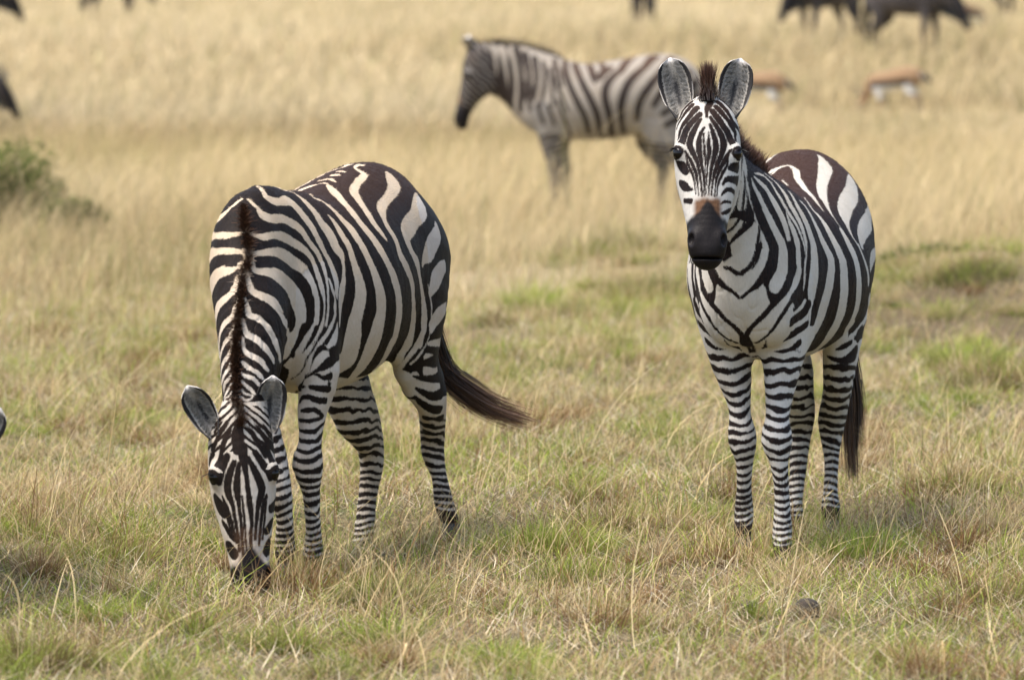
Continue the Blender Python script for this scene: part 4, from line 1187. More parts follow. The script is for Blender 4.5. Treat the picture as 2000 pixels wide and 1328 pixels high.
EARS = dict(
 R=[(.070, -.105, (1, .20, .05), .015, (1, .12, 0), .218, .053), (.078, -.105, (1, .22, .05), .015, (1, .15, 0), .218, .053)],
 L=[(.090, -.080, (1, .14, .12), .030, (1, .10, 0), .185, .047), (.080, -.075, (1, .50, .08), .028, (1, .25, 0), .185, .044)],
 B=[(.045, -.09, (.8, .2, .95), .01, (.5, .9, .5), .18, .036), (.05, -.09, (.9, .3, .8), .01, (.5, .9, .5), .18, .036)])
# ------------------------------------------------------------------ terrain
HOOF_SPOTS = []          # (x, y, z) of every hoof that carries weight
def terrain(x, y):
    x = np.asarray(x, float); y = np.asarray(y, float)
    p = np.stack([x.ravel(), y.ravel(), np.zeros(x.size)], 1)
    near = sstep(70, 30, p[:, 1])
    z = .030 * near * vnoise(p, .55, 101) + .014 * near * vnoise(p, 1.9, 102) + .55 * sstep(78, 92, p[:, 1]) 
    def bump(cx, cy, rx, ry, h):
        d = ((p[:, 0] - cx) / rx) ** 2 + ((p[:, 1] - cy) / ry) ** 2
        return h * np.exp(-d)
    z = z + bump(2.75, 32.4, 1.15, 1.5, .36) + bump(1.0, 35.5, .9, 1.5, .20)
    if HOOF_SPOTS:
        H = np.array(HOOF_SPOTS)
        w = np.zeros(len(p)); a = np.zeros(len(p))
        for hx, hy, hz in H:
            k = np.exp(-((p[:, 0] - hx) ** 2 + (p[:, 1] - hy) ** 2) / .16)
            w += k; a += k * hz
        m = w > 1e-6
        f = np.clip(w, 0, 1)
        z = np.where(m, z * (1 - f) + f * a / np.maximum(w, 1e-9), z)
    return z.reshape(x.shape)

def note_hooves(P, loc, rz, h=.056):
    a = math.radians(rz); c, s = math.cos(a), math.sin(a)
    for k in ('LF', 'RF', 'LH', 'RH'):
        e = P[k][-1]
        HOOF_SPOTS.append((loc[0] + c * e[0] - s * e[1], loc[1] + s * e[0] + c * e[1], loc[2] + e[2] - h + .012))

def bare_bank(x, y):
    return np.maximum(np.exp(-(((x - 2.45) / .95) ** 2 + ((y - 30.2) / 1.7) ** 2) ** 1.5), .75 * np.exp(-(((x + .25) / .35) ** 2 + ((y - 30.2) / .8) ** 2)))

def patch_maps(x, y):
    """green amount, dry amount and dark (bare) amount at a ground point"""
    p = np.stack([x, y, np.zeros(len(x))], 1)
    q = p * np.array([1.0, .55, 1.0])
    g = .5 + .5 * fbm(q, .9, 201, 3) * 1.5
    g = np.clip(g + .22 - .5 * sstep(29, 37, y) + .5 * np.exp(-(((x - .95) / .7) ** 2 + ((y - 33.5) / 2.2) ** 2)), 0, 1)
    d = np.clip(.5 + .75 * fbm(q, 1.5, 205, 3), 0, 1)
    b = sstep(.25, .6, fbm(q, 1.8, 209, 3))
    md = bare_bank(x, y)
    b = np.maximum(b, .8 * md); g = np.maximum(g, .5 * md)
    return g, d, b

def ground_material():
    m, nt, b = new_mat('savanna_soil')
    geo = N(nt, 'ShaderNodeNewGeometry')
    def noise(sc, det=5.0, sy=.6):
        mp = N(nt, 'ShaderNodeMapping'); mp.inputs['Scale'].default_value = (1, sy, 1); nt.links.new(geo.outputs['Position'], mp.inputs['Vector'])
        n = N(nt, 'ShaderNodeTexNoise', i_Scale=sc, i_Detail=det); nt.links.new(mp.outputs[0], n.inputs['Vector']); return n.outputs[0]
    n1, n2, n3 = noise(1.1), noise(9.0), noise(60.0)
    near = mixc(nt, maprange(nt, n1, .40, .60), (.17, .125, .07), (.08, .105, .03))
    near = mixc(nt, maprange(nt, n2, .38, .62), near, (.20, .16, .09))
    near = mixc(nt, maprange(nt, n3, .42, .60), near, (.055, .042, .026))
    f1, f2 = noise(.25, 4, .25), noise(1.6, 5, .35)
    far = mixc(nt, maprange(nt, f1, .35, .65), (.47, .375, .225), (.41, .325, .185))
    far = mixc(nt, maprange(nt, f2, .40, .70, 0, .6), far, (.29, .27, .13))
    sep = N(nt, 'ShaderNodeSeparateXYZ'); nt.links.new(geo.outputs['Position'], sep.inputs[0])
    fac = maprange(nt, sep.outputs[1], 28.0, 44.0)
    base = mixc(nt, fac, near, far)
    soil = mixc(nt, n3, (.035, .027, .017), (.16, .12, .07))
    nt.links.new(mixc(nt, attr(nt, 'bare').outputs['Fac'], base, soil), b.inputs['Base Color'])
    b.inputs['Roughness'].default_value = .95
    b.inputs['Specular IOR Level'].default_value = .05
    bp = N(nt, 'ShaderNodeBump', i_Strength=.8, i_Distance=.02); nt.links.new(n3, bp.inputs['Height']); nt.links.new(bp.outputs[0], b.inputs['Normal'])
    return m

def build_ground():
    xs = np.unique(np.concatenate([np.linspace(-2500, -60, 12), np.linspace(-60, -6, 28), np.arange(-6, 6.01, .08), np.linspace(6, 60, 28), np.linspace(60, 2500, 12)]))
    ys = np.unique(np.concatenate([np.linspace(-60, 10, 12), np.arange(10, 40, .08), np.arange(40, 140, 1.0), np.linspace(140, 6000, 40)]))
    X, Y = np.meshgrid(xs, ys, indexing='ij')
    Z = terrain(X, Y)
    V = np.stack([X.ravel(), Y.ravel(), Z.ravel()], 1)
    idx = np.arange(X.size).reshape(X.shape)
    Q = np.stack([idx[:-1, :-1], idx[1:, :-1], idx[1:, 1:], idx[:-1, 1:]], 2).reshape(-1, 4)
    bb = np.clip(bare_bank(V[:, 0], V[:, 1]) * 1.3 + .25 * fbm(V, 3.0, 77) * (bare_bank(V[:, 0], V[:, 1]) > .1), 0, 1)
    o = mesh_obj('ground', V, Q, ground_material(), attrs=dict(bare=bb))
    tag(o, 'savanna ground under the grass', 'ground', kind='structure')

# ------------------------------------------------------------------ grass
def grass_material(name='grass_blade', trans=.35):
    m, nt, b = new_mat(name)
    c = attr(nt, 'col').outputs['Color']
    out = nt.nodes['Material Output']
    df = N(nt, 'ShaderNodeBsdfDiffuse'); tr = N(nt, 'ShaderNodeBsdfTranslucent'); mx = N(nt, 'ShaderNodeMixShader')
    nt.links.new(c, df.inputs[0]); nt.links.new(c, tr.inputs[0]); mx.inputs[0].default_value = trans
    nt.links.new(df.outputs[0], mx.inputs[1]); nt.links.new(tr.outputs[0], mx.inputs[2])
    nt.links.new(mx.outputs[0], out.inputs['Surface'])
    nt.nodes.remove(b)
    return m

class Blades:
    def __init__(self): self.V = []; self.C = []; self.Q = []; self.n = 0
    def add(self, root, h, lean, curve, width, c0, c1, seg=3, face=None, rng=None, taper=.8, tvar=None):
        """root (n,3); h (n) length; lean (n,2) horizontal lean at the base (per unit height); curve (n,2) extra lean growing with t^2"""
        n = len(root)
        ang = rng.uniform(0, math.pi, n) if face is None else face
        wd = np.stack([np.cos(ang), np.sin(ang), np.zeros(n)], 1)
        V = np.empty((n, seg + 1, 2, 3)); C = np.empty((n, seg + 1, 2, 3))
        cl = np.sqrt((lean ** 2).sum(1)); cc = np.sqrt((curve ** 2).sum(1))
        for i in range(seg + 1):
            t = i / seg
            off = lean * (h * t)[:, None] + curve * (h * t * t)[:, None]
            up = h * t * (1 - .25 * np.minimum(cl, 1)) - .42 * cc * h * t * t * t
            p = root + np.concatenate([off, up[:, None]], 1)
            w = width * .5 * ((1 - t) ** taper * .92 + .08)
            V[:, i, 0] = p - wd * w[:, None]; V[:, i, 1] = p + wd * w[:, None]
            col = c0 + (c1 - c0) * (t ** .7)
            C[:, i, 0] = col; C[:, i, 1] = col
        base = self.n + np.arange(n)[:, None] * (2 * (seg + 1)) + np.arange(seg)[None] * 2
        self.Q.append(np.stack([base, base + 1, base + 3, base + 2], 2).reshape(-1, 4))
        self.V.append(V.reshape(-1, 3)); self.C.append(C.reshape(-1, 3)); self.n += n * 2 * (seg + 1)
    def build(self, name, mat, parent=None):
        return mesh_obj(name, np.concatenate(self.V), np.concatenate(self.Q), mat, parent, False, dict(col=np.concatenate(self.C)))

GREEN_A, GREEN_B = np.array([.15, .205, .028]), np.array([.46, .53, .10])
STRAW_A, STRAW_B = np.array([.50, .345, .145]), np.array([.92, .715, .40])
RUST = np.array([.30, .165, .075])

def scatter(rng, n, y0, y1, margin=.5, bias=1.0):
    """random points in the wedge the lens sees (and a margin beside it)"""
    y = y0 + (y1 - y0) * rng.random(n) ** bias
    x = (rng.random(n) * 2 - 1) * (y * .098 + margin)
    return x, y

def vcol(rng, n, a, b, mixv):
    m = np.clip(mixv + rng.normal(size=n) * .22, 0, 1)[:, None]
    return (a + (b - a) * m) * rng.uniform(.62, 1.28, (n, 1))

DUNG = ((1577, 17.5, .046), (1461, 17.62, .032))
def clear_of_dung(x, y):
    m = np.ones(len(x), bool)
    for px, Y, r in DUNG:
        cx = (px - 1000) / 11111.1 * Y
        m &= ~((np.abs(x - cx) < r * 1.5) & (y > Y - .55) & (y < Y + .08))
    return m

def build_grass():
    rng = np.random.default_rng(11)
    gm = grass_material()
    wedge = lambda n, y0, y1, margin=.5: None
    # short turf around the near zebras
    B = Blades()
    n = 170000
    y = rng.uniform(15.0, 34.0, n); keep = rng.random(n) < np.clip((y * .098 + .5) / 3.8, 0, 1) * np.clip(1.35 - (y - 15) / 26, .35, 1)
    y = y[keep]; n = len(y); x = (rng.random(n) * 2 - 1) * (y * .098 + .5)
    g, d, b = patch_maps(x, y)
    sel = (rng.random(n) > b * .85) & clear_of_dung(x, y)
    x, y, g, d = x[sel], y[sel], g[sel], d[sel]; n = len(x)
    isg = rng.random(n) < .08 + .62 * g
    h = rng.gamma(4, .0105, n) * (1 + .6 * d) + .012
    c1 = np.where(isg[:, None], vcol(rng, n, GREEN_A, GREEN_B, .65), vcol(rng, n, STRAW_A, STRAW_B, .55))
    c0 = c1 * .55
    root = np.stack([x, y, terrain(x, y) - .004], 1)
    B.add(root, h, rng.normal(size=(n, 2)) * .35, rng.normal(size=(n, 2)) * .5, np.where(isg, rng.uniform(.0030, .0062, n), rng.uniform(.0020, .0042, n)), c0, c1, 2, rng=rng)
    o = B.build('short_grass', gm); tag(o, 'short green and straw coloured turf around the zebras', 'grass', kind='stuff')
    # matted dead straw lying about
    B = Blades()
    n = 60000
    y = rng.uniform(15.0, 33.0, n); x = (rng.random(n) * 2 - 1) * (y * .098 + .5)
    k = rng.random(n) > .8 * bare_bank(x, y); x, y = x[k], y[k]; n = len(x)
    root = np.stack([x, y, terrain(x, y) + rng.random(n) * .02], 1)
    a = rng.uniform(0, 2 * math.pi, n); L = rng.uniform(.03, .14, n)
    dirv = np.stack([np.cos(a), np.sin(a)], 1)
    pale = rng.random(n) < .55
    c = np.where(pale[:, None], vcol(rng, n, STRAW_A, np.array([.78, .70, .54]), .6), vcol(rng, n, np.array([.10, .07, .045]), RUST, .5))
    B.add(root, L, dirv * rng.uniform(1.5, 3, (n, 1)) * .6, rng.normal(size=(n, 2)) * .4, rng.uniform(.0014, .0038, n), c, c * .9, 2, rng=rng)
    o = B.build('dead_straw', gm); tag(o, 'matted dead straw lying between the green blades', 'straw', kind='stuff')
    # upright dry stalks, denser in patches and on the left
    B = Blades()
    n = 36000
    y = rng.uniform(15.0, 36.0, n); x = (rng.random(n) * 2 - 1) * (y * .098 + .5)
    p = np.stack([x, y * .6, 0 * x], 1)
    dens = sstep(-.25, .55, fbm(p, 1.3, 301, 3) + .22 * sstep(-.6, -1.6, x) + .25 * sstep(26, 34, y))
    sel = (rng.random(n) < .08 + .92 * dens) & clear_of_dung(x, y) & (rng.random(n) > .85 * bare_bank(x, y))
    x, y = x[sel], y[sel]; n = len(x)
    h = rng.gamma(4, .038, n) + .04
    c1 = np.where((rng.random(n) < .22)[:, None], vcol(rng, n, GREEN_A * 1.3, GREEN_B, .6), vcol(rng, n, STRAW_A, STRAW_B, .6))
    rst = rng.random(n) < .30; c1[rst] = vcol(rng, int(rst.sum()), RUST * .7, RUST * 1.3, .5)
    root = np.stack([x, y, terrain(x, y) - .005], 1)
    wind = np.array([.12, -.02])
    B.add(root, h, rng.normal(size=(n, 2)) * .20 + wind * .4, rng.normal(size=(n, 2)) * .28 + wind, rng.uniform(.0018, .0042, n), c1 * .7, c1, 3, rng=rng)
    # many small clumps, each its own colour
    m = 640
    cy = 15.4 + 17 * rng.random(m); cx = (rng.random(m) * 2 - 1) * (cy * .098 + .4)
    cx[:70] = rng.uniform(1.75, 3.5, 70); cy[:70] = rng.uniform(30.6, 33.6, 70)          # the bank at the right
    cx[70:120] = rng.uniform(.2, 1.4, 50); cy[70:120] = rng.uniform(32.0, 36.0, 50)      # the rise behind the zebras
    for i in range(m):
        kk = int(rng.integers(60, 200)); r = rng.uniform(.03, .12) * (1.7 if i < 120 else 1); hh = rng.uniform(.06, .20)
        a = rng.uniform(0, 2 * math.pi, kk); q = r * np.sqrt(rng.random(kk)); px_, py_ = q * np.cos(a), q * np.sin(a)
        u_ = rng.random()
        ca, cb = (GREEN_A, GREEN_B) if u_ < (.6 if i < 120 else .35) else ((RUST * .5, RUST * 1.5) if u_ < .6 else (STRAW_A * .8, STRAW_B))
        c1 = vcol(rng, kk, ca, cb, .55); out = np.stack([px_, py_], 1) / r
        B.add(np.stack([cx[i] + px_, cy[i] + py_, terrain(cx[i] + px_, cy[i] + py_) - .005], 1), hh * rng.uniform(.4, 1.1, kk), out * .5 + rng.normal(size=(kk, 2)) * .15,
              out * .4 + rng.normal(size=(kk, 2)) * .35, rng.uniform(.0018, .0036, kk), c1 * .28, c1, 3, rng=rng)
    # blades crowding round the hooves
    hs_ = np.array(HOOF_SPOTS[:8]); n = 2600
    k = rng.integers(0, 8, n); a = rng.uniform(0, 2 * math.pi, n); q = rng.uniform(.045, .20, n)
    hx, hy = hs_[k, 0] + q * np.cos(a), hs_[k, 1] + q * np.sin(a) - .03
    h = rng.gamma(5, .020, n) + .02
    c1 = np.where((rng.random(n) < .4)[:, None], vcol(rng, n, GREEN_A, GREEN_B, .6), vcol(rng, n, STRAW_A, STRAW_B, .6))
    B.add(np.stack([hx, hy, terrain(hx, hy) - .005], 1), h, rng.normal(size=(n, 2)) * .25, rng.normal(size=(n, 2)) * .4, rng.uniform(.0020, .0042, n), c1 * .7, c1, 3, rng=rng)
    # long arching stems with a small seed head
    n = 520
    y = np.concatenate([rng.uniform(12.2, 15.3, 45), 15.3 + 14 * rng.random(n - 45) ** 1.1]); x = (rng.random(n) * 2 - 1) * (y * .098 + .5)
    h = rng.uniform(.22, .55, n)
    c1 = vcol(rng, n, STRAW_A * 1.1, STRAW_B * 1.05, .75)
    root = np.stack([x, y, terrain(x, y) - .005], 1)
    cv = rng.normal(size=(n, 2)) * .55 + np.array([.22, -.05])
    ln = rng.normal(size=(n, 2)) * .22 + np.array([.12, 0])
    B.add(root, h, ln, cv, rng.uniform(.0020, .0038, n), c1 * .8, c1, 7, rng=rng, taper=.35)
    cl = np.sqrt((ln ** 2).sum(1)); cc = np.sqrt((cv ** 2).sum(1))
    tip = root + np.concatenate([(ln + cv) * h[:, None], (h * (1 - .25 * np.minimum(cl, 1)) - .42 * cc * h)[:, None]], 1)
    for k in range(5):
        B.add(tip - np.array([0, 0, .012 * k]) - np.concatenate([cv * .012 * k, np.zeros((n, 1))], 1), rng.uniform(.015, .035, n), cv * .8 + rng.normal(size=(n, 2)) * .5, rng.normal(size=(n, 2)) * .3,
              np.full(n, .0022), c1 * .8, c1 * .9, 2, rng=rng)
    o = B.build('dry_stalks', gm); tag(o, 'scattered upright dry grass stalks and arching stems', 'grass', kind='stuff')
    # tall straw grass of the middle distance
    B = Blades()
    n = 110000
    y = 30 + 34 * rng.random(n) ** 1.15; x = (rng.random(n) * 2 - 1) * (y * .10 + 2.4)
    p = np.stack([x, y * .45, 0 * x], 1)
    dens = np.clip(sstep(30, 40, y) * 1.1 + .6 * fbm(p, .9, 311, 3), 0.04, 1)
    sel = rng.random(n) < dens
    x, y = x[sel], y[sel]; n = len(x)
    tone = np.clip(.5 + .9 * fbm(np.stack([x, y * .4, 0 * x], 1), .55, 315, 3), 0, 1)
    h = (rng.gamma(7, .044, n) + .05) * (.45 + .55 * sstep(31, 40, y))
    h *= 1 + .75 * np.exp(-((y - 41.4) / 1.1) ** 2)
    h *= 1 - .75 * np.exp(-(((x - 2.7) / 1.2) ** 2 + ((y - 31.5) / 2.5) ** 2))
    c1 = vcol(rng, n, np.array([.45, .34, .175]), np.array([.70, .56, .33]), tone)
    gsel = rng.random(n) < .10 + .25 * sstep(.45, .1, tone); c1[gsel] = vcol(rng, int(gsel.sum()), np.array([.16, .17, .055]), np.array([.34, .33, .13]), .6)
    root = np.stack([x, y, terrain(x, y) - .01], 1)
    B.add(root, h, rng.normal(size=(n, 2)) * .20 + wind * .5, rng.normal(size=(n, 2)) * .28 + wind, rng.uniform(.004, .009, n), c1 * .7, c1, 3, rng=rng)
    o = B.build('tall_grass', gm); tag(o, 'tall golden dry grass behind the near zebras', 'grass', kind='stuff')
    # far grassland
    B = Blades()
    n = 160000
    y = 60 + 270 * rng.random(n) ** 1.7; x = (rng.random(n) * 2 - 1) * (y * .10 + 4)
    tone = np.clip(.5 + .9 * fbm(np.stack([x, y * .3, 0 * x], 1), .22, 321, 3), 0, 1)
    c1 = vcol(rng, n, np.array([.50, .395, .225]), np.array([.67, .545, .34]), tone)
    gsel = rng.random(n) < .10; c1[gsel] = vcol(rng, int(gsel.sum()), np.array([.24, .23, .10]), np.array([.36, .33, .16]), .6)
    root = np.stack([x, y, terrain(x, y) - .02], 1)
    B.add(root, rng.uniform(.28, .62, n) * (1 + .25 * (y < 100)) * (1 - .5 * ((y < 73) & (x > 2.6) & (x < 6.4))), rng.normal(size=(n, 2)) * .25 + wind * .6, rng.normal(size=(n, 2)) * .3 + wind, rng.uniform(.02, .05, n) * np.sqrt(y / 90), c1 * .75, c1, 2, rng=rng)
    o = B.build('far_grass', gm); tag(o, 'pale golden grassland fading out of focus', 'grass', kind='stuff')
    return gm, rng

def tuft(name, gm, rng, x, y, r, h, n, ca, cb, label, cat, group=None, width=.003, spread=.5, lean=0.0, base_dark=.22, gr=0.0):
    z = float(terrain([x], [y])[0])
    root = empty(name, (x, y, z)) if False else None
    a = rng.uniform(0, 2 * math.pi, n); q = r * np.sqrt(rng.random(n))
    px, py = q * np.cos(a), q * np.sin(a)
    rt = np.stack([px, py, terrain(x + px, y + py) - z - .006], 1)
    out = np.stack([px, py], 1) / (r + 1e-6)
    c1 = vcol(rng, n, ca, cb, .55)
    if gr:
        k = rng.random(n) < gr; c1[k] = vcol(rng, int(k.sum()), GREEN_A * 1.2, GREEN_B * 1.1, .6)
    B = Blades()
    B.add(rt, h * rng.uniform(.45, 1.1, n) * (1.1 - .5 * q / r), out * spread * rng.uniform(.3, 1.2, (n, 1)) + rng.normal(size=(n, 2)) * .12 + np.array([lean, 0]),
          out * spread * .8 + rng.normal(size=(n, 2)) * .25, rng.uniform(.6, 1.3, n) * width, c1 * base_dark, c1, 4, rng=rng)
    o = B.build(name, gm)
    o.location = (x, y, z)
    tag(o, label, cat, group)
    return o
# ------------------------------------------------------------------ other animals
def animal_surface(chains, blobs, vox, lo, hi):
    F = Field()
    for pts, k in chains: F.chain(pts, k=k)
    for c, r, k in blobs: F.blob(c, r, k=k)
    g = [np.arange(lo[i], hi[i], vox) for i in range(3)]
    return F, *F.surface(*g)

def simple_fur(name, fn):
    m, nt, b = new_mat(name)
    nt.links.new(attr(nt, 'col').outputs['Color'], b.inputs['Base Color'])
    b.inputs['Roughness'].default_value = .8; b.inputs['Specular IOR Level'].default_value = .15
    return m

def horn_mesh(path, r0, mat, parent, n=10):
    T = crom(np.array(path, float), 4); L = len(T); V = []; Q = []
    for i in range(L):
        d = T[min(i + 1, L - 1)] - T[max(i - 1, 0)]; d /= np.linalg.norm(d)
        a = np.cross(d, (0.3, .2, 1.0)); a /= np.linalg.norm(a); b = np.cross(d, a)
        r = r0 * (1 - .88 * i / (L - 1))
        for j in range(n):
            p = 2 * math.pi * j / n
            V.append(T[i] + (a * math.cos(p) + b * math.sin(p)) * r)
    for i in range(L - 1):
        for j in range(n): Q.append((i * n + j, i * n + (j + 1) % n, (i + 1) * n + (j + 1) % n, (i + 1) * n + j))
    Q.append(tuple(range((L - 1) * n, L * n)))
    return mesh_obj('horn', np.array(V), Q, mat, parent)

def make_wildebeest():
    root = empty('wildebeest', (0, 0, 0))
    ch = [([(-.72, 0, .98, .10, .14), (-.58, 0, 1.0, .20, .24), (-.25, 0, 1.0, .25, .27), (.10, 0, 1.02, .27, .31), (.38, 0, 1.05, .22, .32), (.55, 0, 1.05, .16, .24)], .05),
          ([(.42, 0, 1.12, .13, .22), (.68, 0, 1.05, .09, .15), (.88, 0, .96, .08, .12)], .08),
          ([(.86, 0, 1.0, .085, .10), (.98, 0, .84, .085, .10), (1.08, 0, .66, .06, .075), (1.13, 0, .55, .062, .06)], .04)]
    for sy in (1, -1):
        ch.append(([(.40, .12 * sy, .90, .08, .13), (.42, .13 * sy, .66, .05, .075), (.42 + .03 * sy, .13 * sy, .42, .038, .042), (.41 + .03 * sy, .13 * sy, .20, .024, .026), (.43 + .03 * sy, .13 * sy, .05, .032, .04)], .04))
        ch.append(([(-.52, .12 * sy, .92, .10, .18), (-.46, .14 * sy, .70, .06, .10), (-.62 - .04 * sy, .13 * sy, .48, .034, .046), (-.60 - .04 * sy, .13 * sy, .22, .024, .028), (-.56 - .04 * sy, .13 * sy, .05, .032, .04)], .04))
    F, V, Q = animal_surface(ch, [], .022, (-1.0, -.45, -.02), (1.35, .45, 1.6))
    s = fbm(V, 6, 61)[:, None]
    c = np.array([[.060, .052, .050]]) * (1 + .3 * s) + np.zeros_like(V)
    band = (np.cos(2 * np.pi * V[:, 0] / .085) > .4) & (V[:, 0] > .0) & (V[:, 0] < .75) & (V[:, 2] > .8)
    c[band] *= .45
    c[V[:, 2] < .5] = (.075, .058, .046)
    face = (V[:, 0] > .93); c[face] = (.016, .014, .014)
    mat = simple_fur('wildebeest_fur', None); hm = zebra_mats()['hair']
    mesh_obj('body', V, Q, mat, root, True, dict(col=c))
    m, nt, b = new_mat('dark_horn'); b.inputs['Base Color'].default_value = (.03, .026, .022, 1); b.inputs['Roughness'].default_value = .5
    for sy in (1, -1):
        horn_mesh([(.90, .04 * sy, 1.09), (.93, .17 * sy, 1.07), (.95, .27 * sy, 1.13), (.92, .28 * sy, 1.24), (.88, .22 * sy, 1.30)], .035, m, root)
        v, q = uvsphere((.84, .15 * sy, 1.02), .09, 10, 8, (.25, .9, .35)); mesh_obj('ear', v, q, mat, root, True, dict(col=np.full((len(v), 3), .05)))
    rng = np.random.default_rng(5)
    n = 900; t = rng.random(n)
    rt = np.stack([.35 + .52 * t, rng.normal(size=n) * .02, 1.36 - .28 * t ** 1.3], 1)
    d = np.stack([-.1 + 0 * t, rng.normal(size=n) * .35, .9 + 0 * t], 1); d /= np.linalg.norm(d, axis=1)[:, None]
    k = np.full((n, 3), .012)
    ribbons('mane', rt, d, rng.uniform(.08, .17, n), np.full(n, .012), k, k * 1.5, hm, root, 2, rng=rng)
    rt = np.stack([.60 + .42 * t, rng.normal(size=n) * .02, .93 - .16 * t], 1)
    d = np.stack([-.1 + 0 * t, rng.normal(size=n) * .15, -.9 + 0 * t], 1); d /= np.linalg.norm(d, axis=1)[:, None]
    k = np.full((n, 3), .03)
    ribbons('beard', rt, d, rng.uniform(.10, .20, n), np.full(n, .012), k, k * 1.5, hm, root, 2, rng=rng)
    n = 500; rt = np.stack([-.78 + rng.normal(size=n) * .015, rng.normal(size=n) * .02, rng.uniform(.6, 1.12, n)], 1)
    d = np.stack([-.12 + rng.normal(size=n) * .06, rng.normal(size=n) * .06, -np.ones(n)], 1); d /= np.linalg.norm(d, axis=1)[:, None]
    k = np.full((n, 3), .012)
    ribbons('tail', rt, d, rng.uniform(.25, .42, n), np.full(n, .012), k, k, hm, root, 2, rng=rng)
    return root

def make_gazelle(graze=True):
    root = empty('gazelle', (0, 0, 0))
    ch = [([(-.36, 0, .53, .06, .08), (-.24, 0, .54, .11, .13), (0, 0, .52, .12, .135), (.20, 0, .51, .105, .135), (.30, 0, .51, .08, .11)], .03)]
    if graze:
        ch += [([(.26, 0, .54, .055, .10), (.40, 0, .42, .04, .06), (.50, 0, .28, .035, .045)], .04), ([(.49, 0, .30, .042, .05), (.55, 0, .20, .035, .04), (.60, 0, .11, .022, .025)], .02)]
    else:
        ch += [([(.26, 0, .56, .055, .10), (.36, 0, .70, .04, .055), (.40, 0, .84, .035, .04)], .04), ([(.39, 0, .88, .042, .045), (.48, 0, .83, .035, .035), (.56, 0, .78, .022, .022)], .02)]
    for sy in (1, -1):
        ch.append(([(.20, .06 * sy, .44, .035, .06), (.21, .065 * sy, .30, .02, .026), (.20, .065 * sy, .16, .014, .014), (.21, .065 * sy, .02, .016, .02)], .02))
        ch.append(([(-.26, .06 * sy, .48, .05, .09), (-.22, .07 * sy, .36, .032, .05), (-.31, .07 * sy, .22, .016, .02), (-.29, .065 * sy, .02, .016, .02)], .02))
    F, V, Q = animal_surface(ch, [], .012, (-.55, -.25, -.02), (.75, .25, 1.0))
    c = np.tile([[.23, .145, .08]], (len(V), 1)); z = V[:, 2]; x = V[:, 0]
    body = (x > -.30) & (x < .30) & (np.abs(V[:, 1]) < .2) & (z > .3)
    line = .475 + .08 * x
    c[body & (z < line + .045)] = (.035, .026, .022)
    c[body & (z < line - .025)] = (.52, .50, .46)
    c[(x < -.40) & (z < .55)] = (.5, .45, .38)
    c[z < .3] = (.30, .22, .14)
    mat = simple_fur('gazelle_fur', None)
    mesh_obj('body', V, Q, mat, root, True, dict(col=c))
    m, nt, b = new_mat('ringed_horn'); b.inputs['Base Color'].default_value = (.03, .025, .02, 1); b.inputs['Roughness'].default_value = .6
    for sy in (1, -1):
        if graze: horn_mesh([(.47, .02 * sy, .33), (.50, .035 * sy, .42), (.56, .05 * sy, .50), (.62, .05 * sy, .54)], .012, m, root); ec = (.45, .05 * sy, .33)
        else: horn_mesh([(.37, .02 * sy, .92), (.33, .035 * sy, 1.0), (.30, .05 * sy, 1.08), (.31, .05 * sy, 1.14)], .012, m, root); ec = (.35, .05 * sy, .90)
        v, q = uvsphere(ec, .05, 8, 6, (.3, .8, .5)); mesh_obj('ear', v, q, mat, root, True, dict(col=np.tile([[.42, .22, .10]], (len(v), 1))))
    rng = np.random.default_rng(8); n = 120
    rt = np.stack([-.42 + rng.normal(size=n) * .008, rng.normal(size=n) * .01, rng.uniform(.50, .58, n)], 1)
    d = np.stack([-.6 + rng.normal(size=n) * .1, rng.normal(size=n) * .1, -.7 * np.ones(n)], 1); d /= np.linalg.norm(d, axis=1)[:, None]
    k = np.full((n, 3), .012)
    ribbons('tail', rt, d, rng.uniform(.1, .17, n), np.full(n, .006), k, k, zebra_mats()['hair'], root, 2, rng=rng)
    return root

def copy_thing(root, loc, rz, scale=(1, 1, 1)):
    r = root.copy(); COL.objects.link(r); r.location = loc; r.rotation_euler = (0, 0, math.radians(rz)); r.scale = scale
    for ch in list(root.children):
        c = ch.copy(); COL.objects.link(c); c.parent = r
        for g in list(ch.children):
            d = g.copy(); COL.objects.link(d); d.parent = c
    return r

# ------------------------------------------------------------------ put the place together
ZL = ((-.665, 19.3, 0.0), -109.5)
ZR = ((.91, 19.8, 0.0), -101.3)
ZB = ((.73, 42.7, 0.0), 176.0)
note_hooves(POSES['L'], *ZL); note_hooves(POSES['R'], *ZR); note_hooves(POSES['B'], *ZB)
build_ground()
zl, *_ = build_zebra('L', POSES['L'], .006, .0042, STR_L, HEAD_L, *ZL, 'cream striped zebra grazing with its head down, tail swished out to its side', seed=1, ears=EARS['L'])
zr, *_ = build_zebra('R', POSES['R'], .006, .0040, STR_R, HEAD_R, *ZR, 'white striped zebra with reddish saddle standing head up, staring straight at the camera', seed=2, ears=EARS['R'])
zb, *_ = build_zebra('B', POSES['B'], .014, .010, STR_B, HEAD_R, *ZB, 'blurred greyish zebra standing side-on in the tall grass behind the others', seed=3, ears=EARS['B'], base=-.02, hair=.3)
zo = copy_thing(zl, (-2.137, 18.32, 0.0), -60.0, (1, -1, 1))
tag(zo, 'grazing zebra beyond the left edge, only its pale ear tip showing', 'zebra')

GM, rng = build_grass()

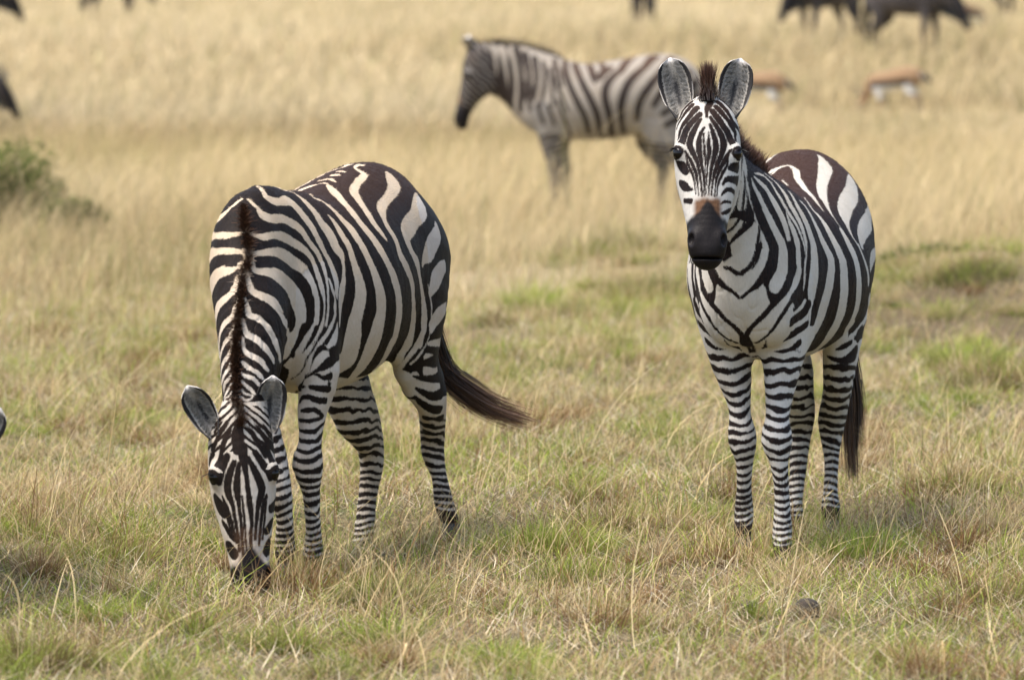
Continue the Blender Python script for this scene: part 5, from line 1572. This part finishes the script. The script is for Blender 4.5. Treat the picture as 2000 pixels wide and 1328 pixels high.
def gz(x, y): return float(terrain([x], [y])[0])
def at_px(px, Y): return (px - 1000.0) / 11111.1 * Y
wb = make_wildebeest()
WB = [  # picture x of the middle, distance, heading, label
    (1612, 92, 228, 'dark wildebeest standing side-on, its legs in the grass above the tan gazelle'),
    (1772, 88.5, -40, 'bulky black wildebeest facing right at the top, right of another wildebeest'),
    (1905, 130, 170, 'distant dark wildebeest cut off by the top edge above the small gazelle'),
    (1257, 112, -84, 'dark wildebeest seen end-on above the ears of the staring zebra'),
    (222, 132, 35, 'dark wildebeest at the top left, mostly above the top edge'),
    (-85, 93, 25, 'dark wildebeest in the top left corner, cut off by the edge'),
    (-118, 60, 0, 'nearer dark wildebeest at the left edge, only its lowered head showing')]
for i, (px, Y, hd, lb) in enumerate(WB):
    x = at_px(px, Y)
    o = wb if i == 0 else copy_thing(wb, (0, 0, 0), 0)
    o.location = (x, Y, gz(x, Y) - .01); o.rotation_euler = (0, 0, math.radians(hd))
    if i == 6: o.scale = (.72, .72, .72)
    tag(o, lb, 'wildebeest', 'wildebeest scattered over the far grassland')
g1 = make_gazelle(True)
GZ = [(1756, 72, 150, 'tan gazelle with dark side stripe grazing at the far right'),
      (1890, 106, 50, 'small pale orange gazelle below the wildebeest in the top right corner')]
for i, (px, Y, hd, lb) in enumerate(GZ):
    x = at_px(px, Y)
    o = g1 if i == 0 else copy_thing(g1, (0, 0, 0), 0)
    o.location = (x, Y, gz(x, Y)); o.rotation_euler = (0, math.radians(9), math.radians(hd)); o.scale = (.98,) * 3
    tag(o, lb, 'gazelle', 'gazelles in the tall grass')
g2 = copy_thing(g1, (0, 0, 0), 0)
x = at_px(1478, 71)
g2.location = (x, 71, gz(x, 71)); g2.rotation_euler = (0, 0, math.radians(160)); g2.scale = (.95,) * 3; tag(g2, "tan gazelle half hidden behind the staring zebra's right-hand ear", 'gazelle', 'gazelles in the tall grass')

# shrubs and tufts one can single out
DKG, BRG = np.array([.035, .045, .015]), np.array([.16, .21, .05])
def shrub(x, y, r, h, n, label, ca, cb):
    z = gz(x, y); root = empty('shrub', (x, y, z)); tag(root, label, 'shrub')
    S = Blades(); m = 26
    a = rng.uniform(0, 2 * math.pi, m)
    S.add(np.stack([np.cos(a) * r * .25, np.sin(a) * r * .25, np.zeros(m)], 1), rng.uniform(.6, 1, m) * h, np.stack([np.cos(a), np.sin(a)], 1) * .45, rng.normal(size=(m, 2)) * .15,
          np.full(m, .014), np.tile([[.06, .045, .03]], (m, 1)), np.tile([[.09, .08, .04]], (m, 1)), 4, rng=rng)
    S.build('stem', GM, root)
    L = Blades()
    u = rng.normal(size=(n, 3)); u /= np.linalg.norm(u, axis=1)[:, None]; q = rng.random(n) ** .5
    lump = 1 + .35 * vnoise(u * 2.0, 1.3, 411)
    pt = u * (q * lump)[:, None] * np.array([r, r, h * .52]) + np.array([0, 0, h * .5])
    pt = pt[pt[:, 2] > 0]; n = len(pt)
    light = np.clip(.5 + .9 * vnoise(pt * 7, 1.0, 413), 0, 1)
    c = vcol(rng, n, ca, cb, light)
    L.add(pt, rng.uniform(.03, .07, n), rng.normal(size=(n, 2)) * .8, rng.normal(size=(n, 2)) * .5, rng.uniform(.012, .024, n), c * .8, c, 2, rng=rng)
    L.build('foliage', GM, root)
    return root
shrub(at_px(28, 41.5), 41.5, .40, .66, 3400, 'low leafy green shrub at the left edge, in the tall grass', DKG, BRG)
shrub(at_px(140, 40.5), 40.5, .30, .28, 1700, 'low dark green shrub right of the leafy one at the left edge', DKG * .9, BRG * .8)
OL = (np.array([.13, .12, .045]), np.array([.34, .31, .13]))
BR = (np.array([.16, .10, .045]), np.array([.50, .35, .17]))
GR = (GREEN_A * 1.3, GREEN_B * 1.25)
TUFTS = [
    (1765, 32.7, .36, .14, 900, (DKG * 1.3, BRG), "leafy green tuft on the mound beside the staring zebra's rump", .010, .5),
    (1035, 33.0, .16, .30, 420, GR, 'bright green grass tuft between the two near zebras', .004, .5),
    (1108, 32.0, .12, .17, 380, OL, 'dark round tussock right of the bright green tuft', .004, .35),
    (958, 30.8, .13, .16, 380, (BR[0] * .8, BR[1] * .7), 'dark brown grass clump left of the bright green tuft', .004, .5),
    (1215, 36.0, .34, .26, 800, OL, "olive tussock on the rise left of the staring zebra's muzzle", .005, .5),
    (1280, 33.6, .30, .22, 700, OL, "olive tussock nearest the staring zebra's chest, on the rise", .005, .5),
    (1905, 31.6, .22, .20, 420, OL, 'greyish green tussock on top of the bare bank at the right', .005, .5),
    (1740, 30.0, .16, .12, 260, BR, "low dry clump at the foot of the bank by the staring zebra's rump", .004, .6),
    (1885, 28.2, .20, .24, 620, GR, 'green tussock at the right, below the bare mound', .0035, .5),
    (1945, 26.6, .24, .30, 560, BR, 'brown and green tussock near the right edge', .0035, .5),
    (1075, 19.3, .22, .17, 900, GR, 'olive green tussock in the open grass between the near zebras', .0026, .75),
    (1180, 19.9, .16, .15, 520, BR, "low straw tussock left of the staring zebra's forelegs", .0026, .7),
    (760, 17.6, .14, .20, 1000, (OL[0] * .7, OL[1]), "dark green tussock in front of the grazing zebra's hind hooves", .0024, .6),
    (545, 16.6, .12, .13, 420, BR, 'small brown tussock below the muzzle of the grazing zebra', .0024, .7),
    (60, 16.0, .19, .20, 1300, (BR[0], BR[1] * .8), 'thick brown tussock in the bottom left corner', .0024, .7),
    (215, 18.9, .18, .17, 700, BR, "brown grassy clump left of the grazing zebra's face", .0024, .75),
    (120, 19.6, .16, .33, 260, (RUST, STRAW_B * .85), 'tall reddish stalks at the left edge of the near grass', .0024, .3),
    (980, 16.3, .14, .12, 520, GR, 'green tuft low in the middle foreground', .0026, .8),
    (1690, 19.2, .17, .20, 620, GR, "green tuft beside the staring zebra's hind hooves", .0026, .5),
    (1935, 17.6, .18, .20, 620, BR, 'straw clump near the right edge of the foreground', .0026, .55),
    (640, 15.8, .14, .10, 520, OL, 'olive tuft at the bottom edge, left of the middle', .0026, .8),
    (1330, 17.0, .15, .13, 480, BR, "straw tuft in the foreground below the staring zebra", .0026, .7),
    (1865, 21.2, .18, .18, 560, BR, "brown tussock right of the staring zebra's tail", .003, .6)]
for px, Y, r, h, n, (ca, cb), lb, w, sp in TUFTS:
    tuft('grass_tuft', GM, rng, at_px(px, Y), Y, r, h, n, ca, cb, lb, 'grass tuft', 'grass tufts that stand out of the turf', width=w, spread=sp, gr=.3 if ca is BR[0] else .15)

# dung
m_, nt_, b_ = new_mat('dry_dung'); tc_ = N(nt_, 'ShaderNodeTexCoord'); nz_ = N(nt_, 'ShaderNodeTexNoise', i_Scale=40.0, i_Detail=4.0); nt_.links.new(tc_.outputs['Object'], nz_.inputs['Vector'])
nt_.links.new(mixc(nt_, nz_.outputs[0], (.012, .010, .008), (.05, .035, .022)), b_.inputs['Base Color']); b_.inputs['Roughness'].default_value = .9
for px, Y, r, lb in ((1577, 17.5, .046, "round black dung lump in the foreground below the staring zebra's hooves"), (1461, 17.62, .032, 'smaller brown dung lump left of the round black one')):
    F = Field(); rg = np.random.default_rng(int(px))
    for k in range(6): F.blob(rg.normal(size=3) * r * .35 * np.array([1, 1, .4]) + np.array([0, 0, r * .6]), np.array([1, .8, .9]) * r * rg.uniform(.5, .75), k=r * .25)
    g_ = np.arange(-.12, .12, .004)
    V, Q = F.surface(g_, g_, g_)
    o = mesh_obj('dung', V + .0015 * fbm(V, 80, 3)[:, None], Q, m_)
    x = at_px(px, Y); o.location = (x, Y, gz(x, Y)); tag(o, lb, 'dung')
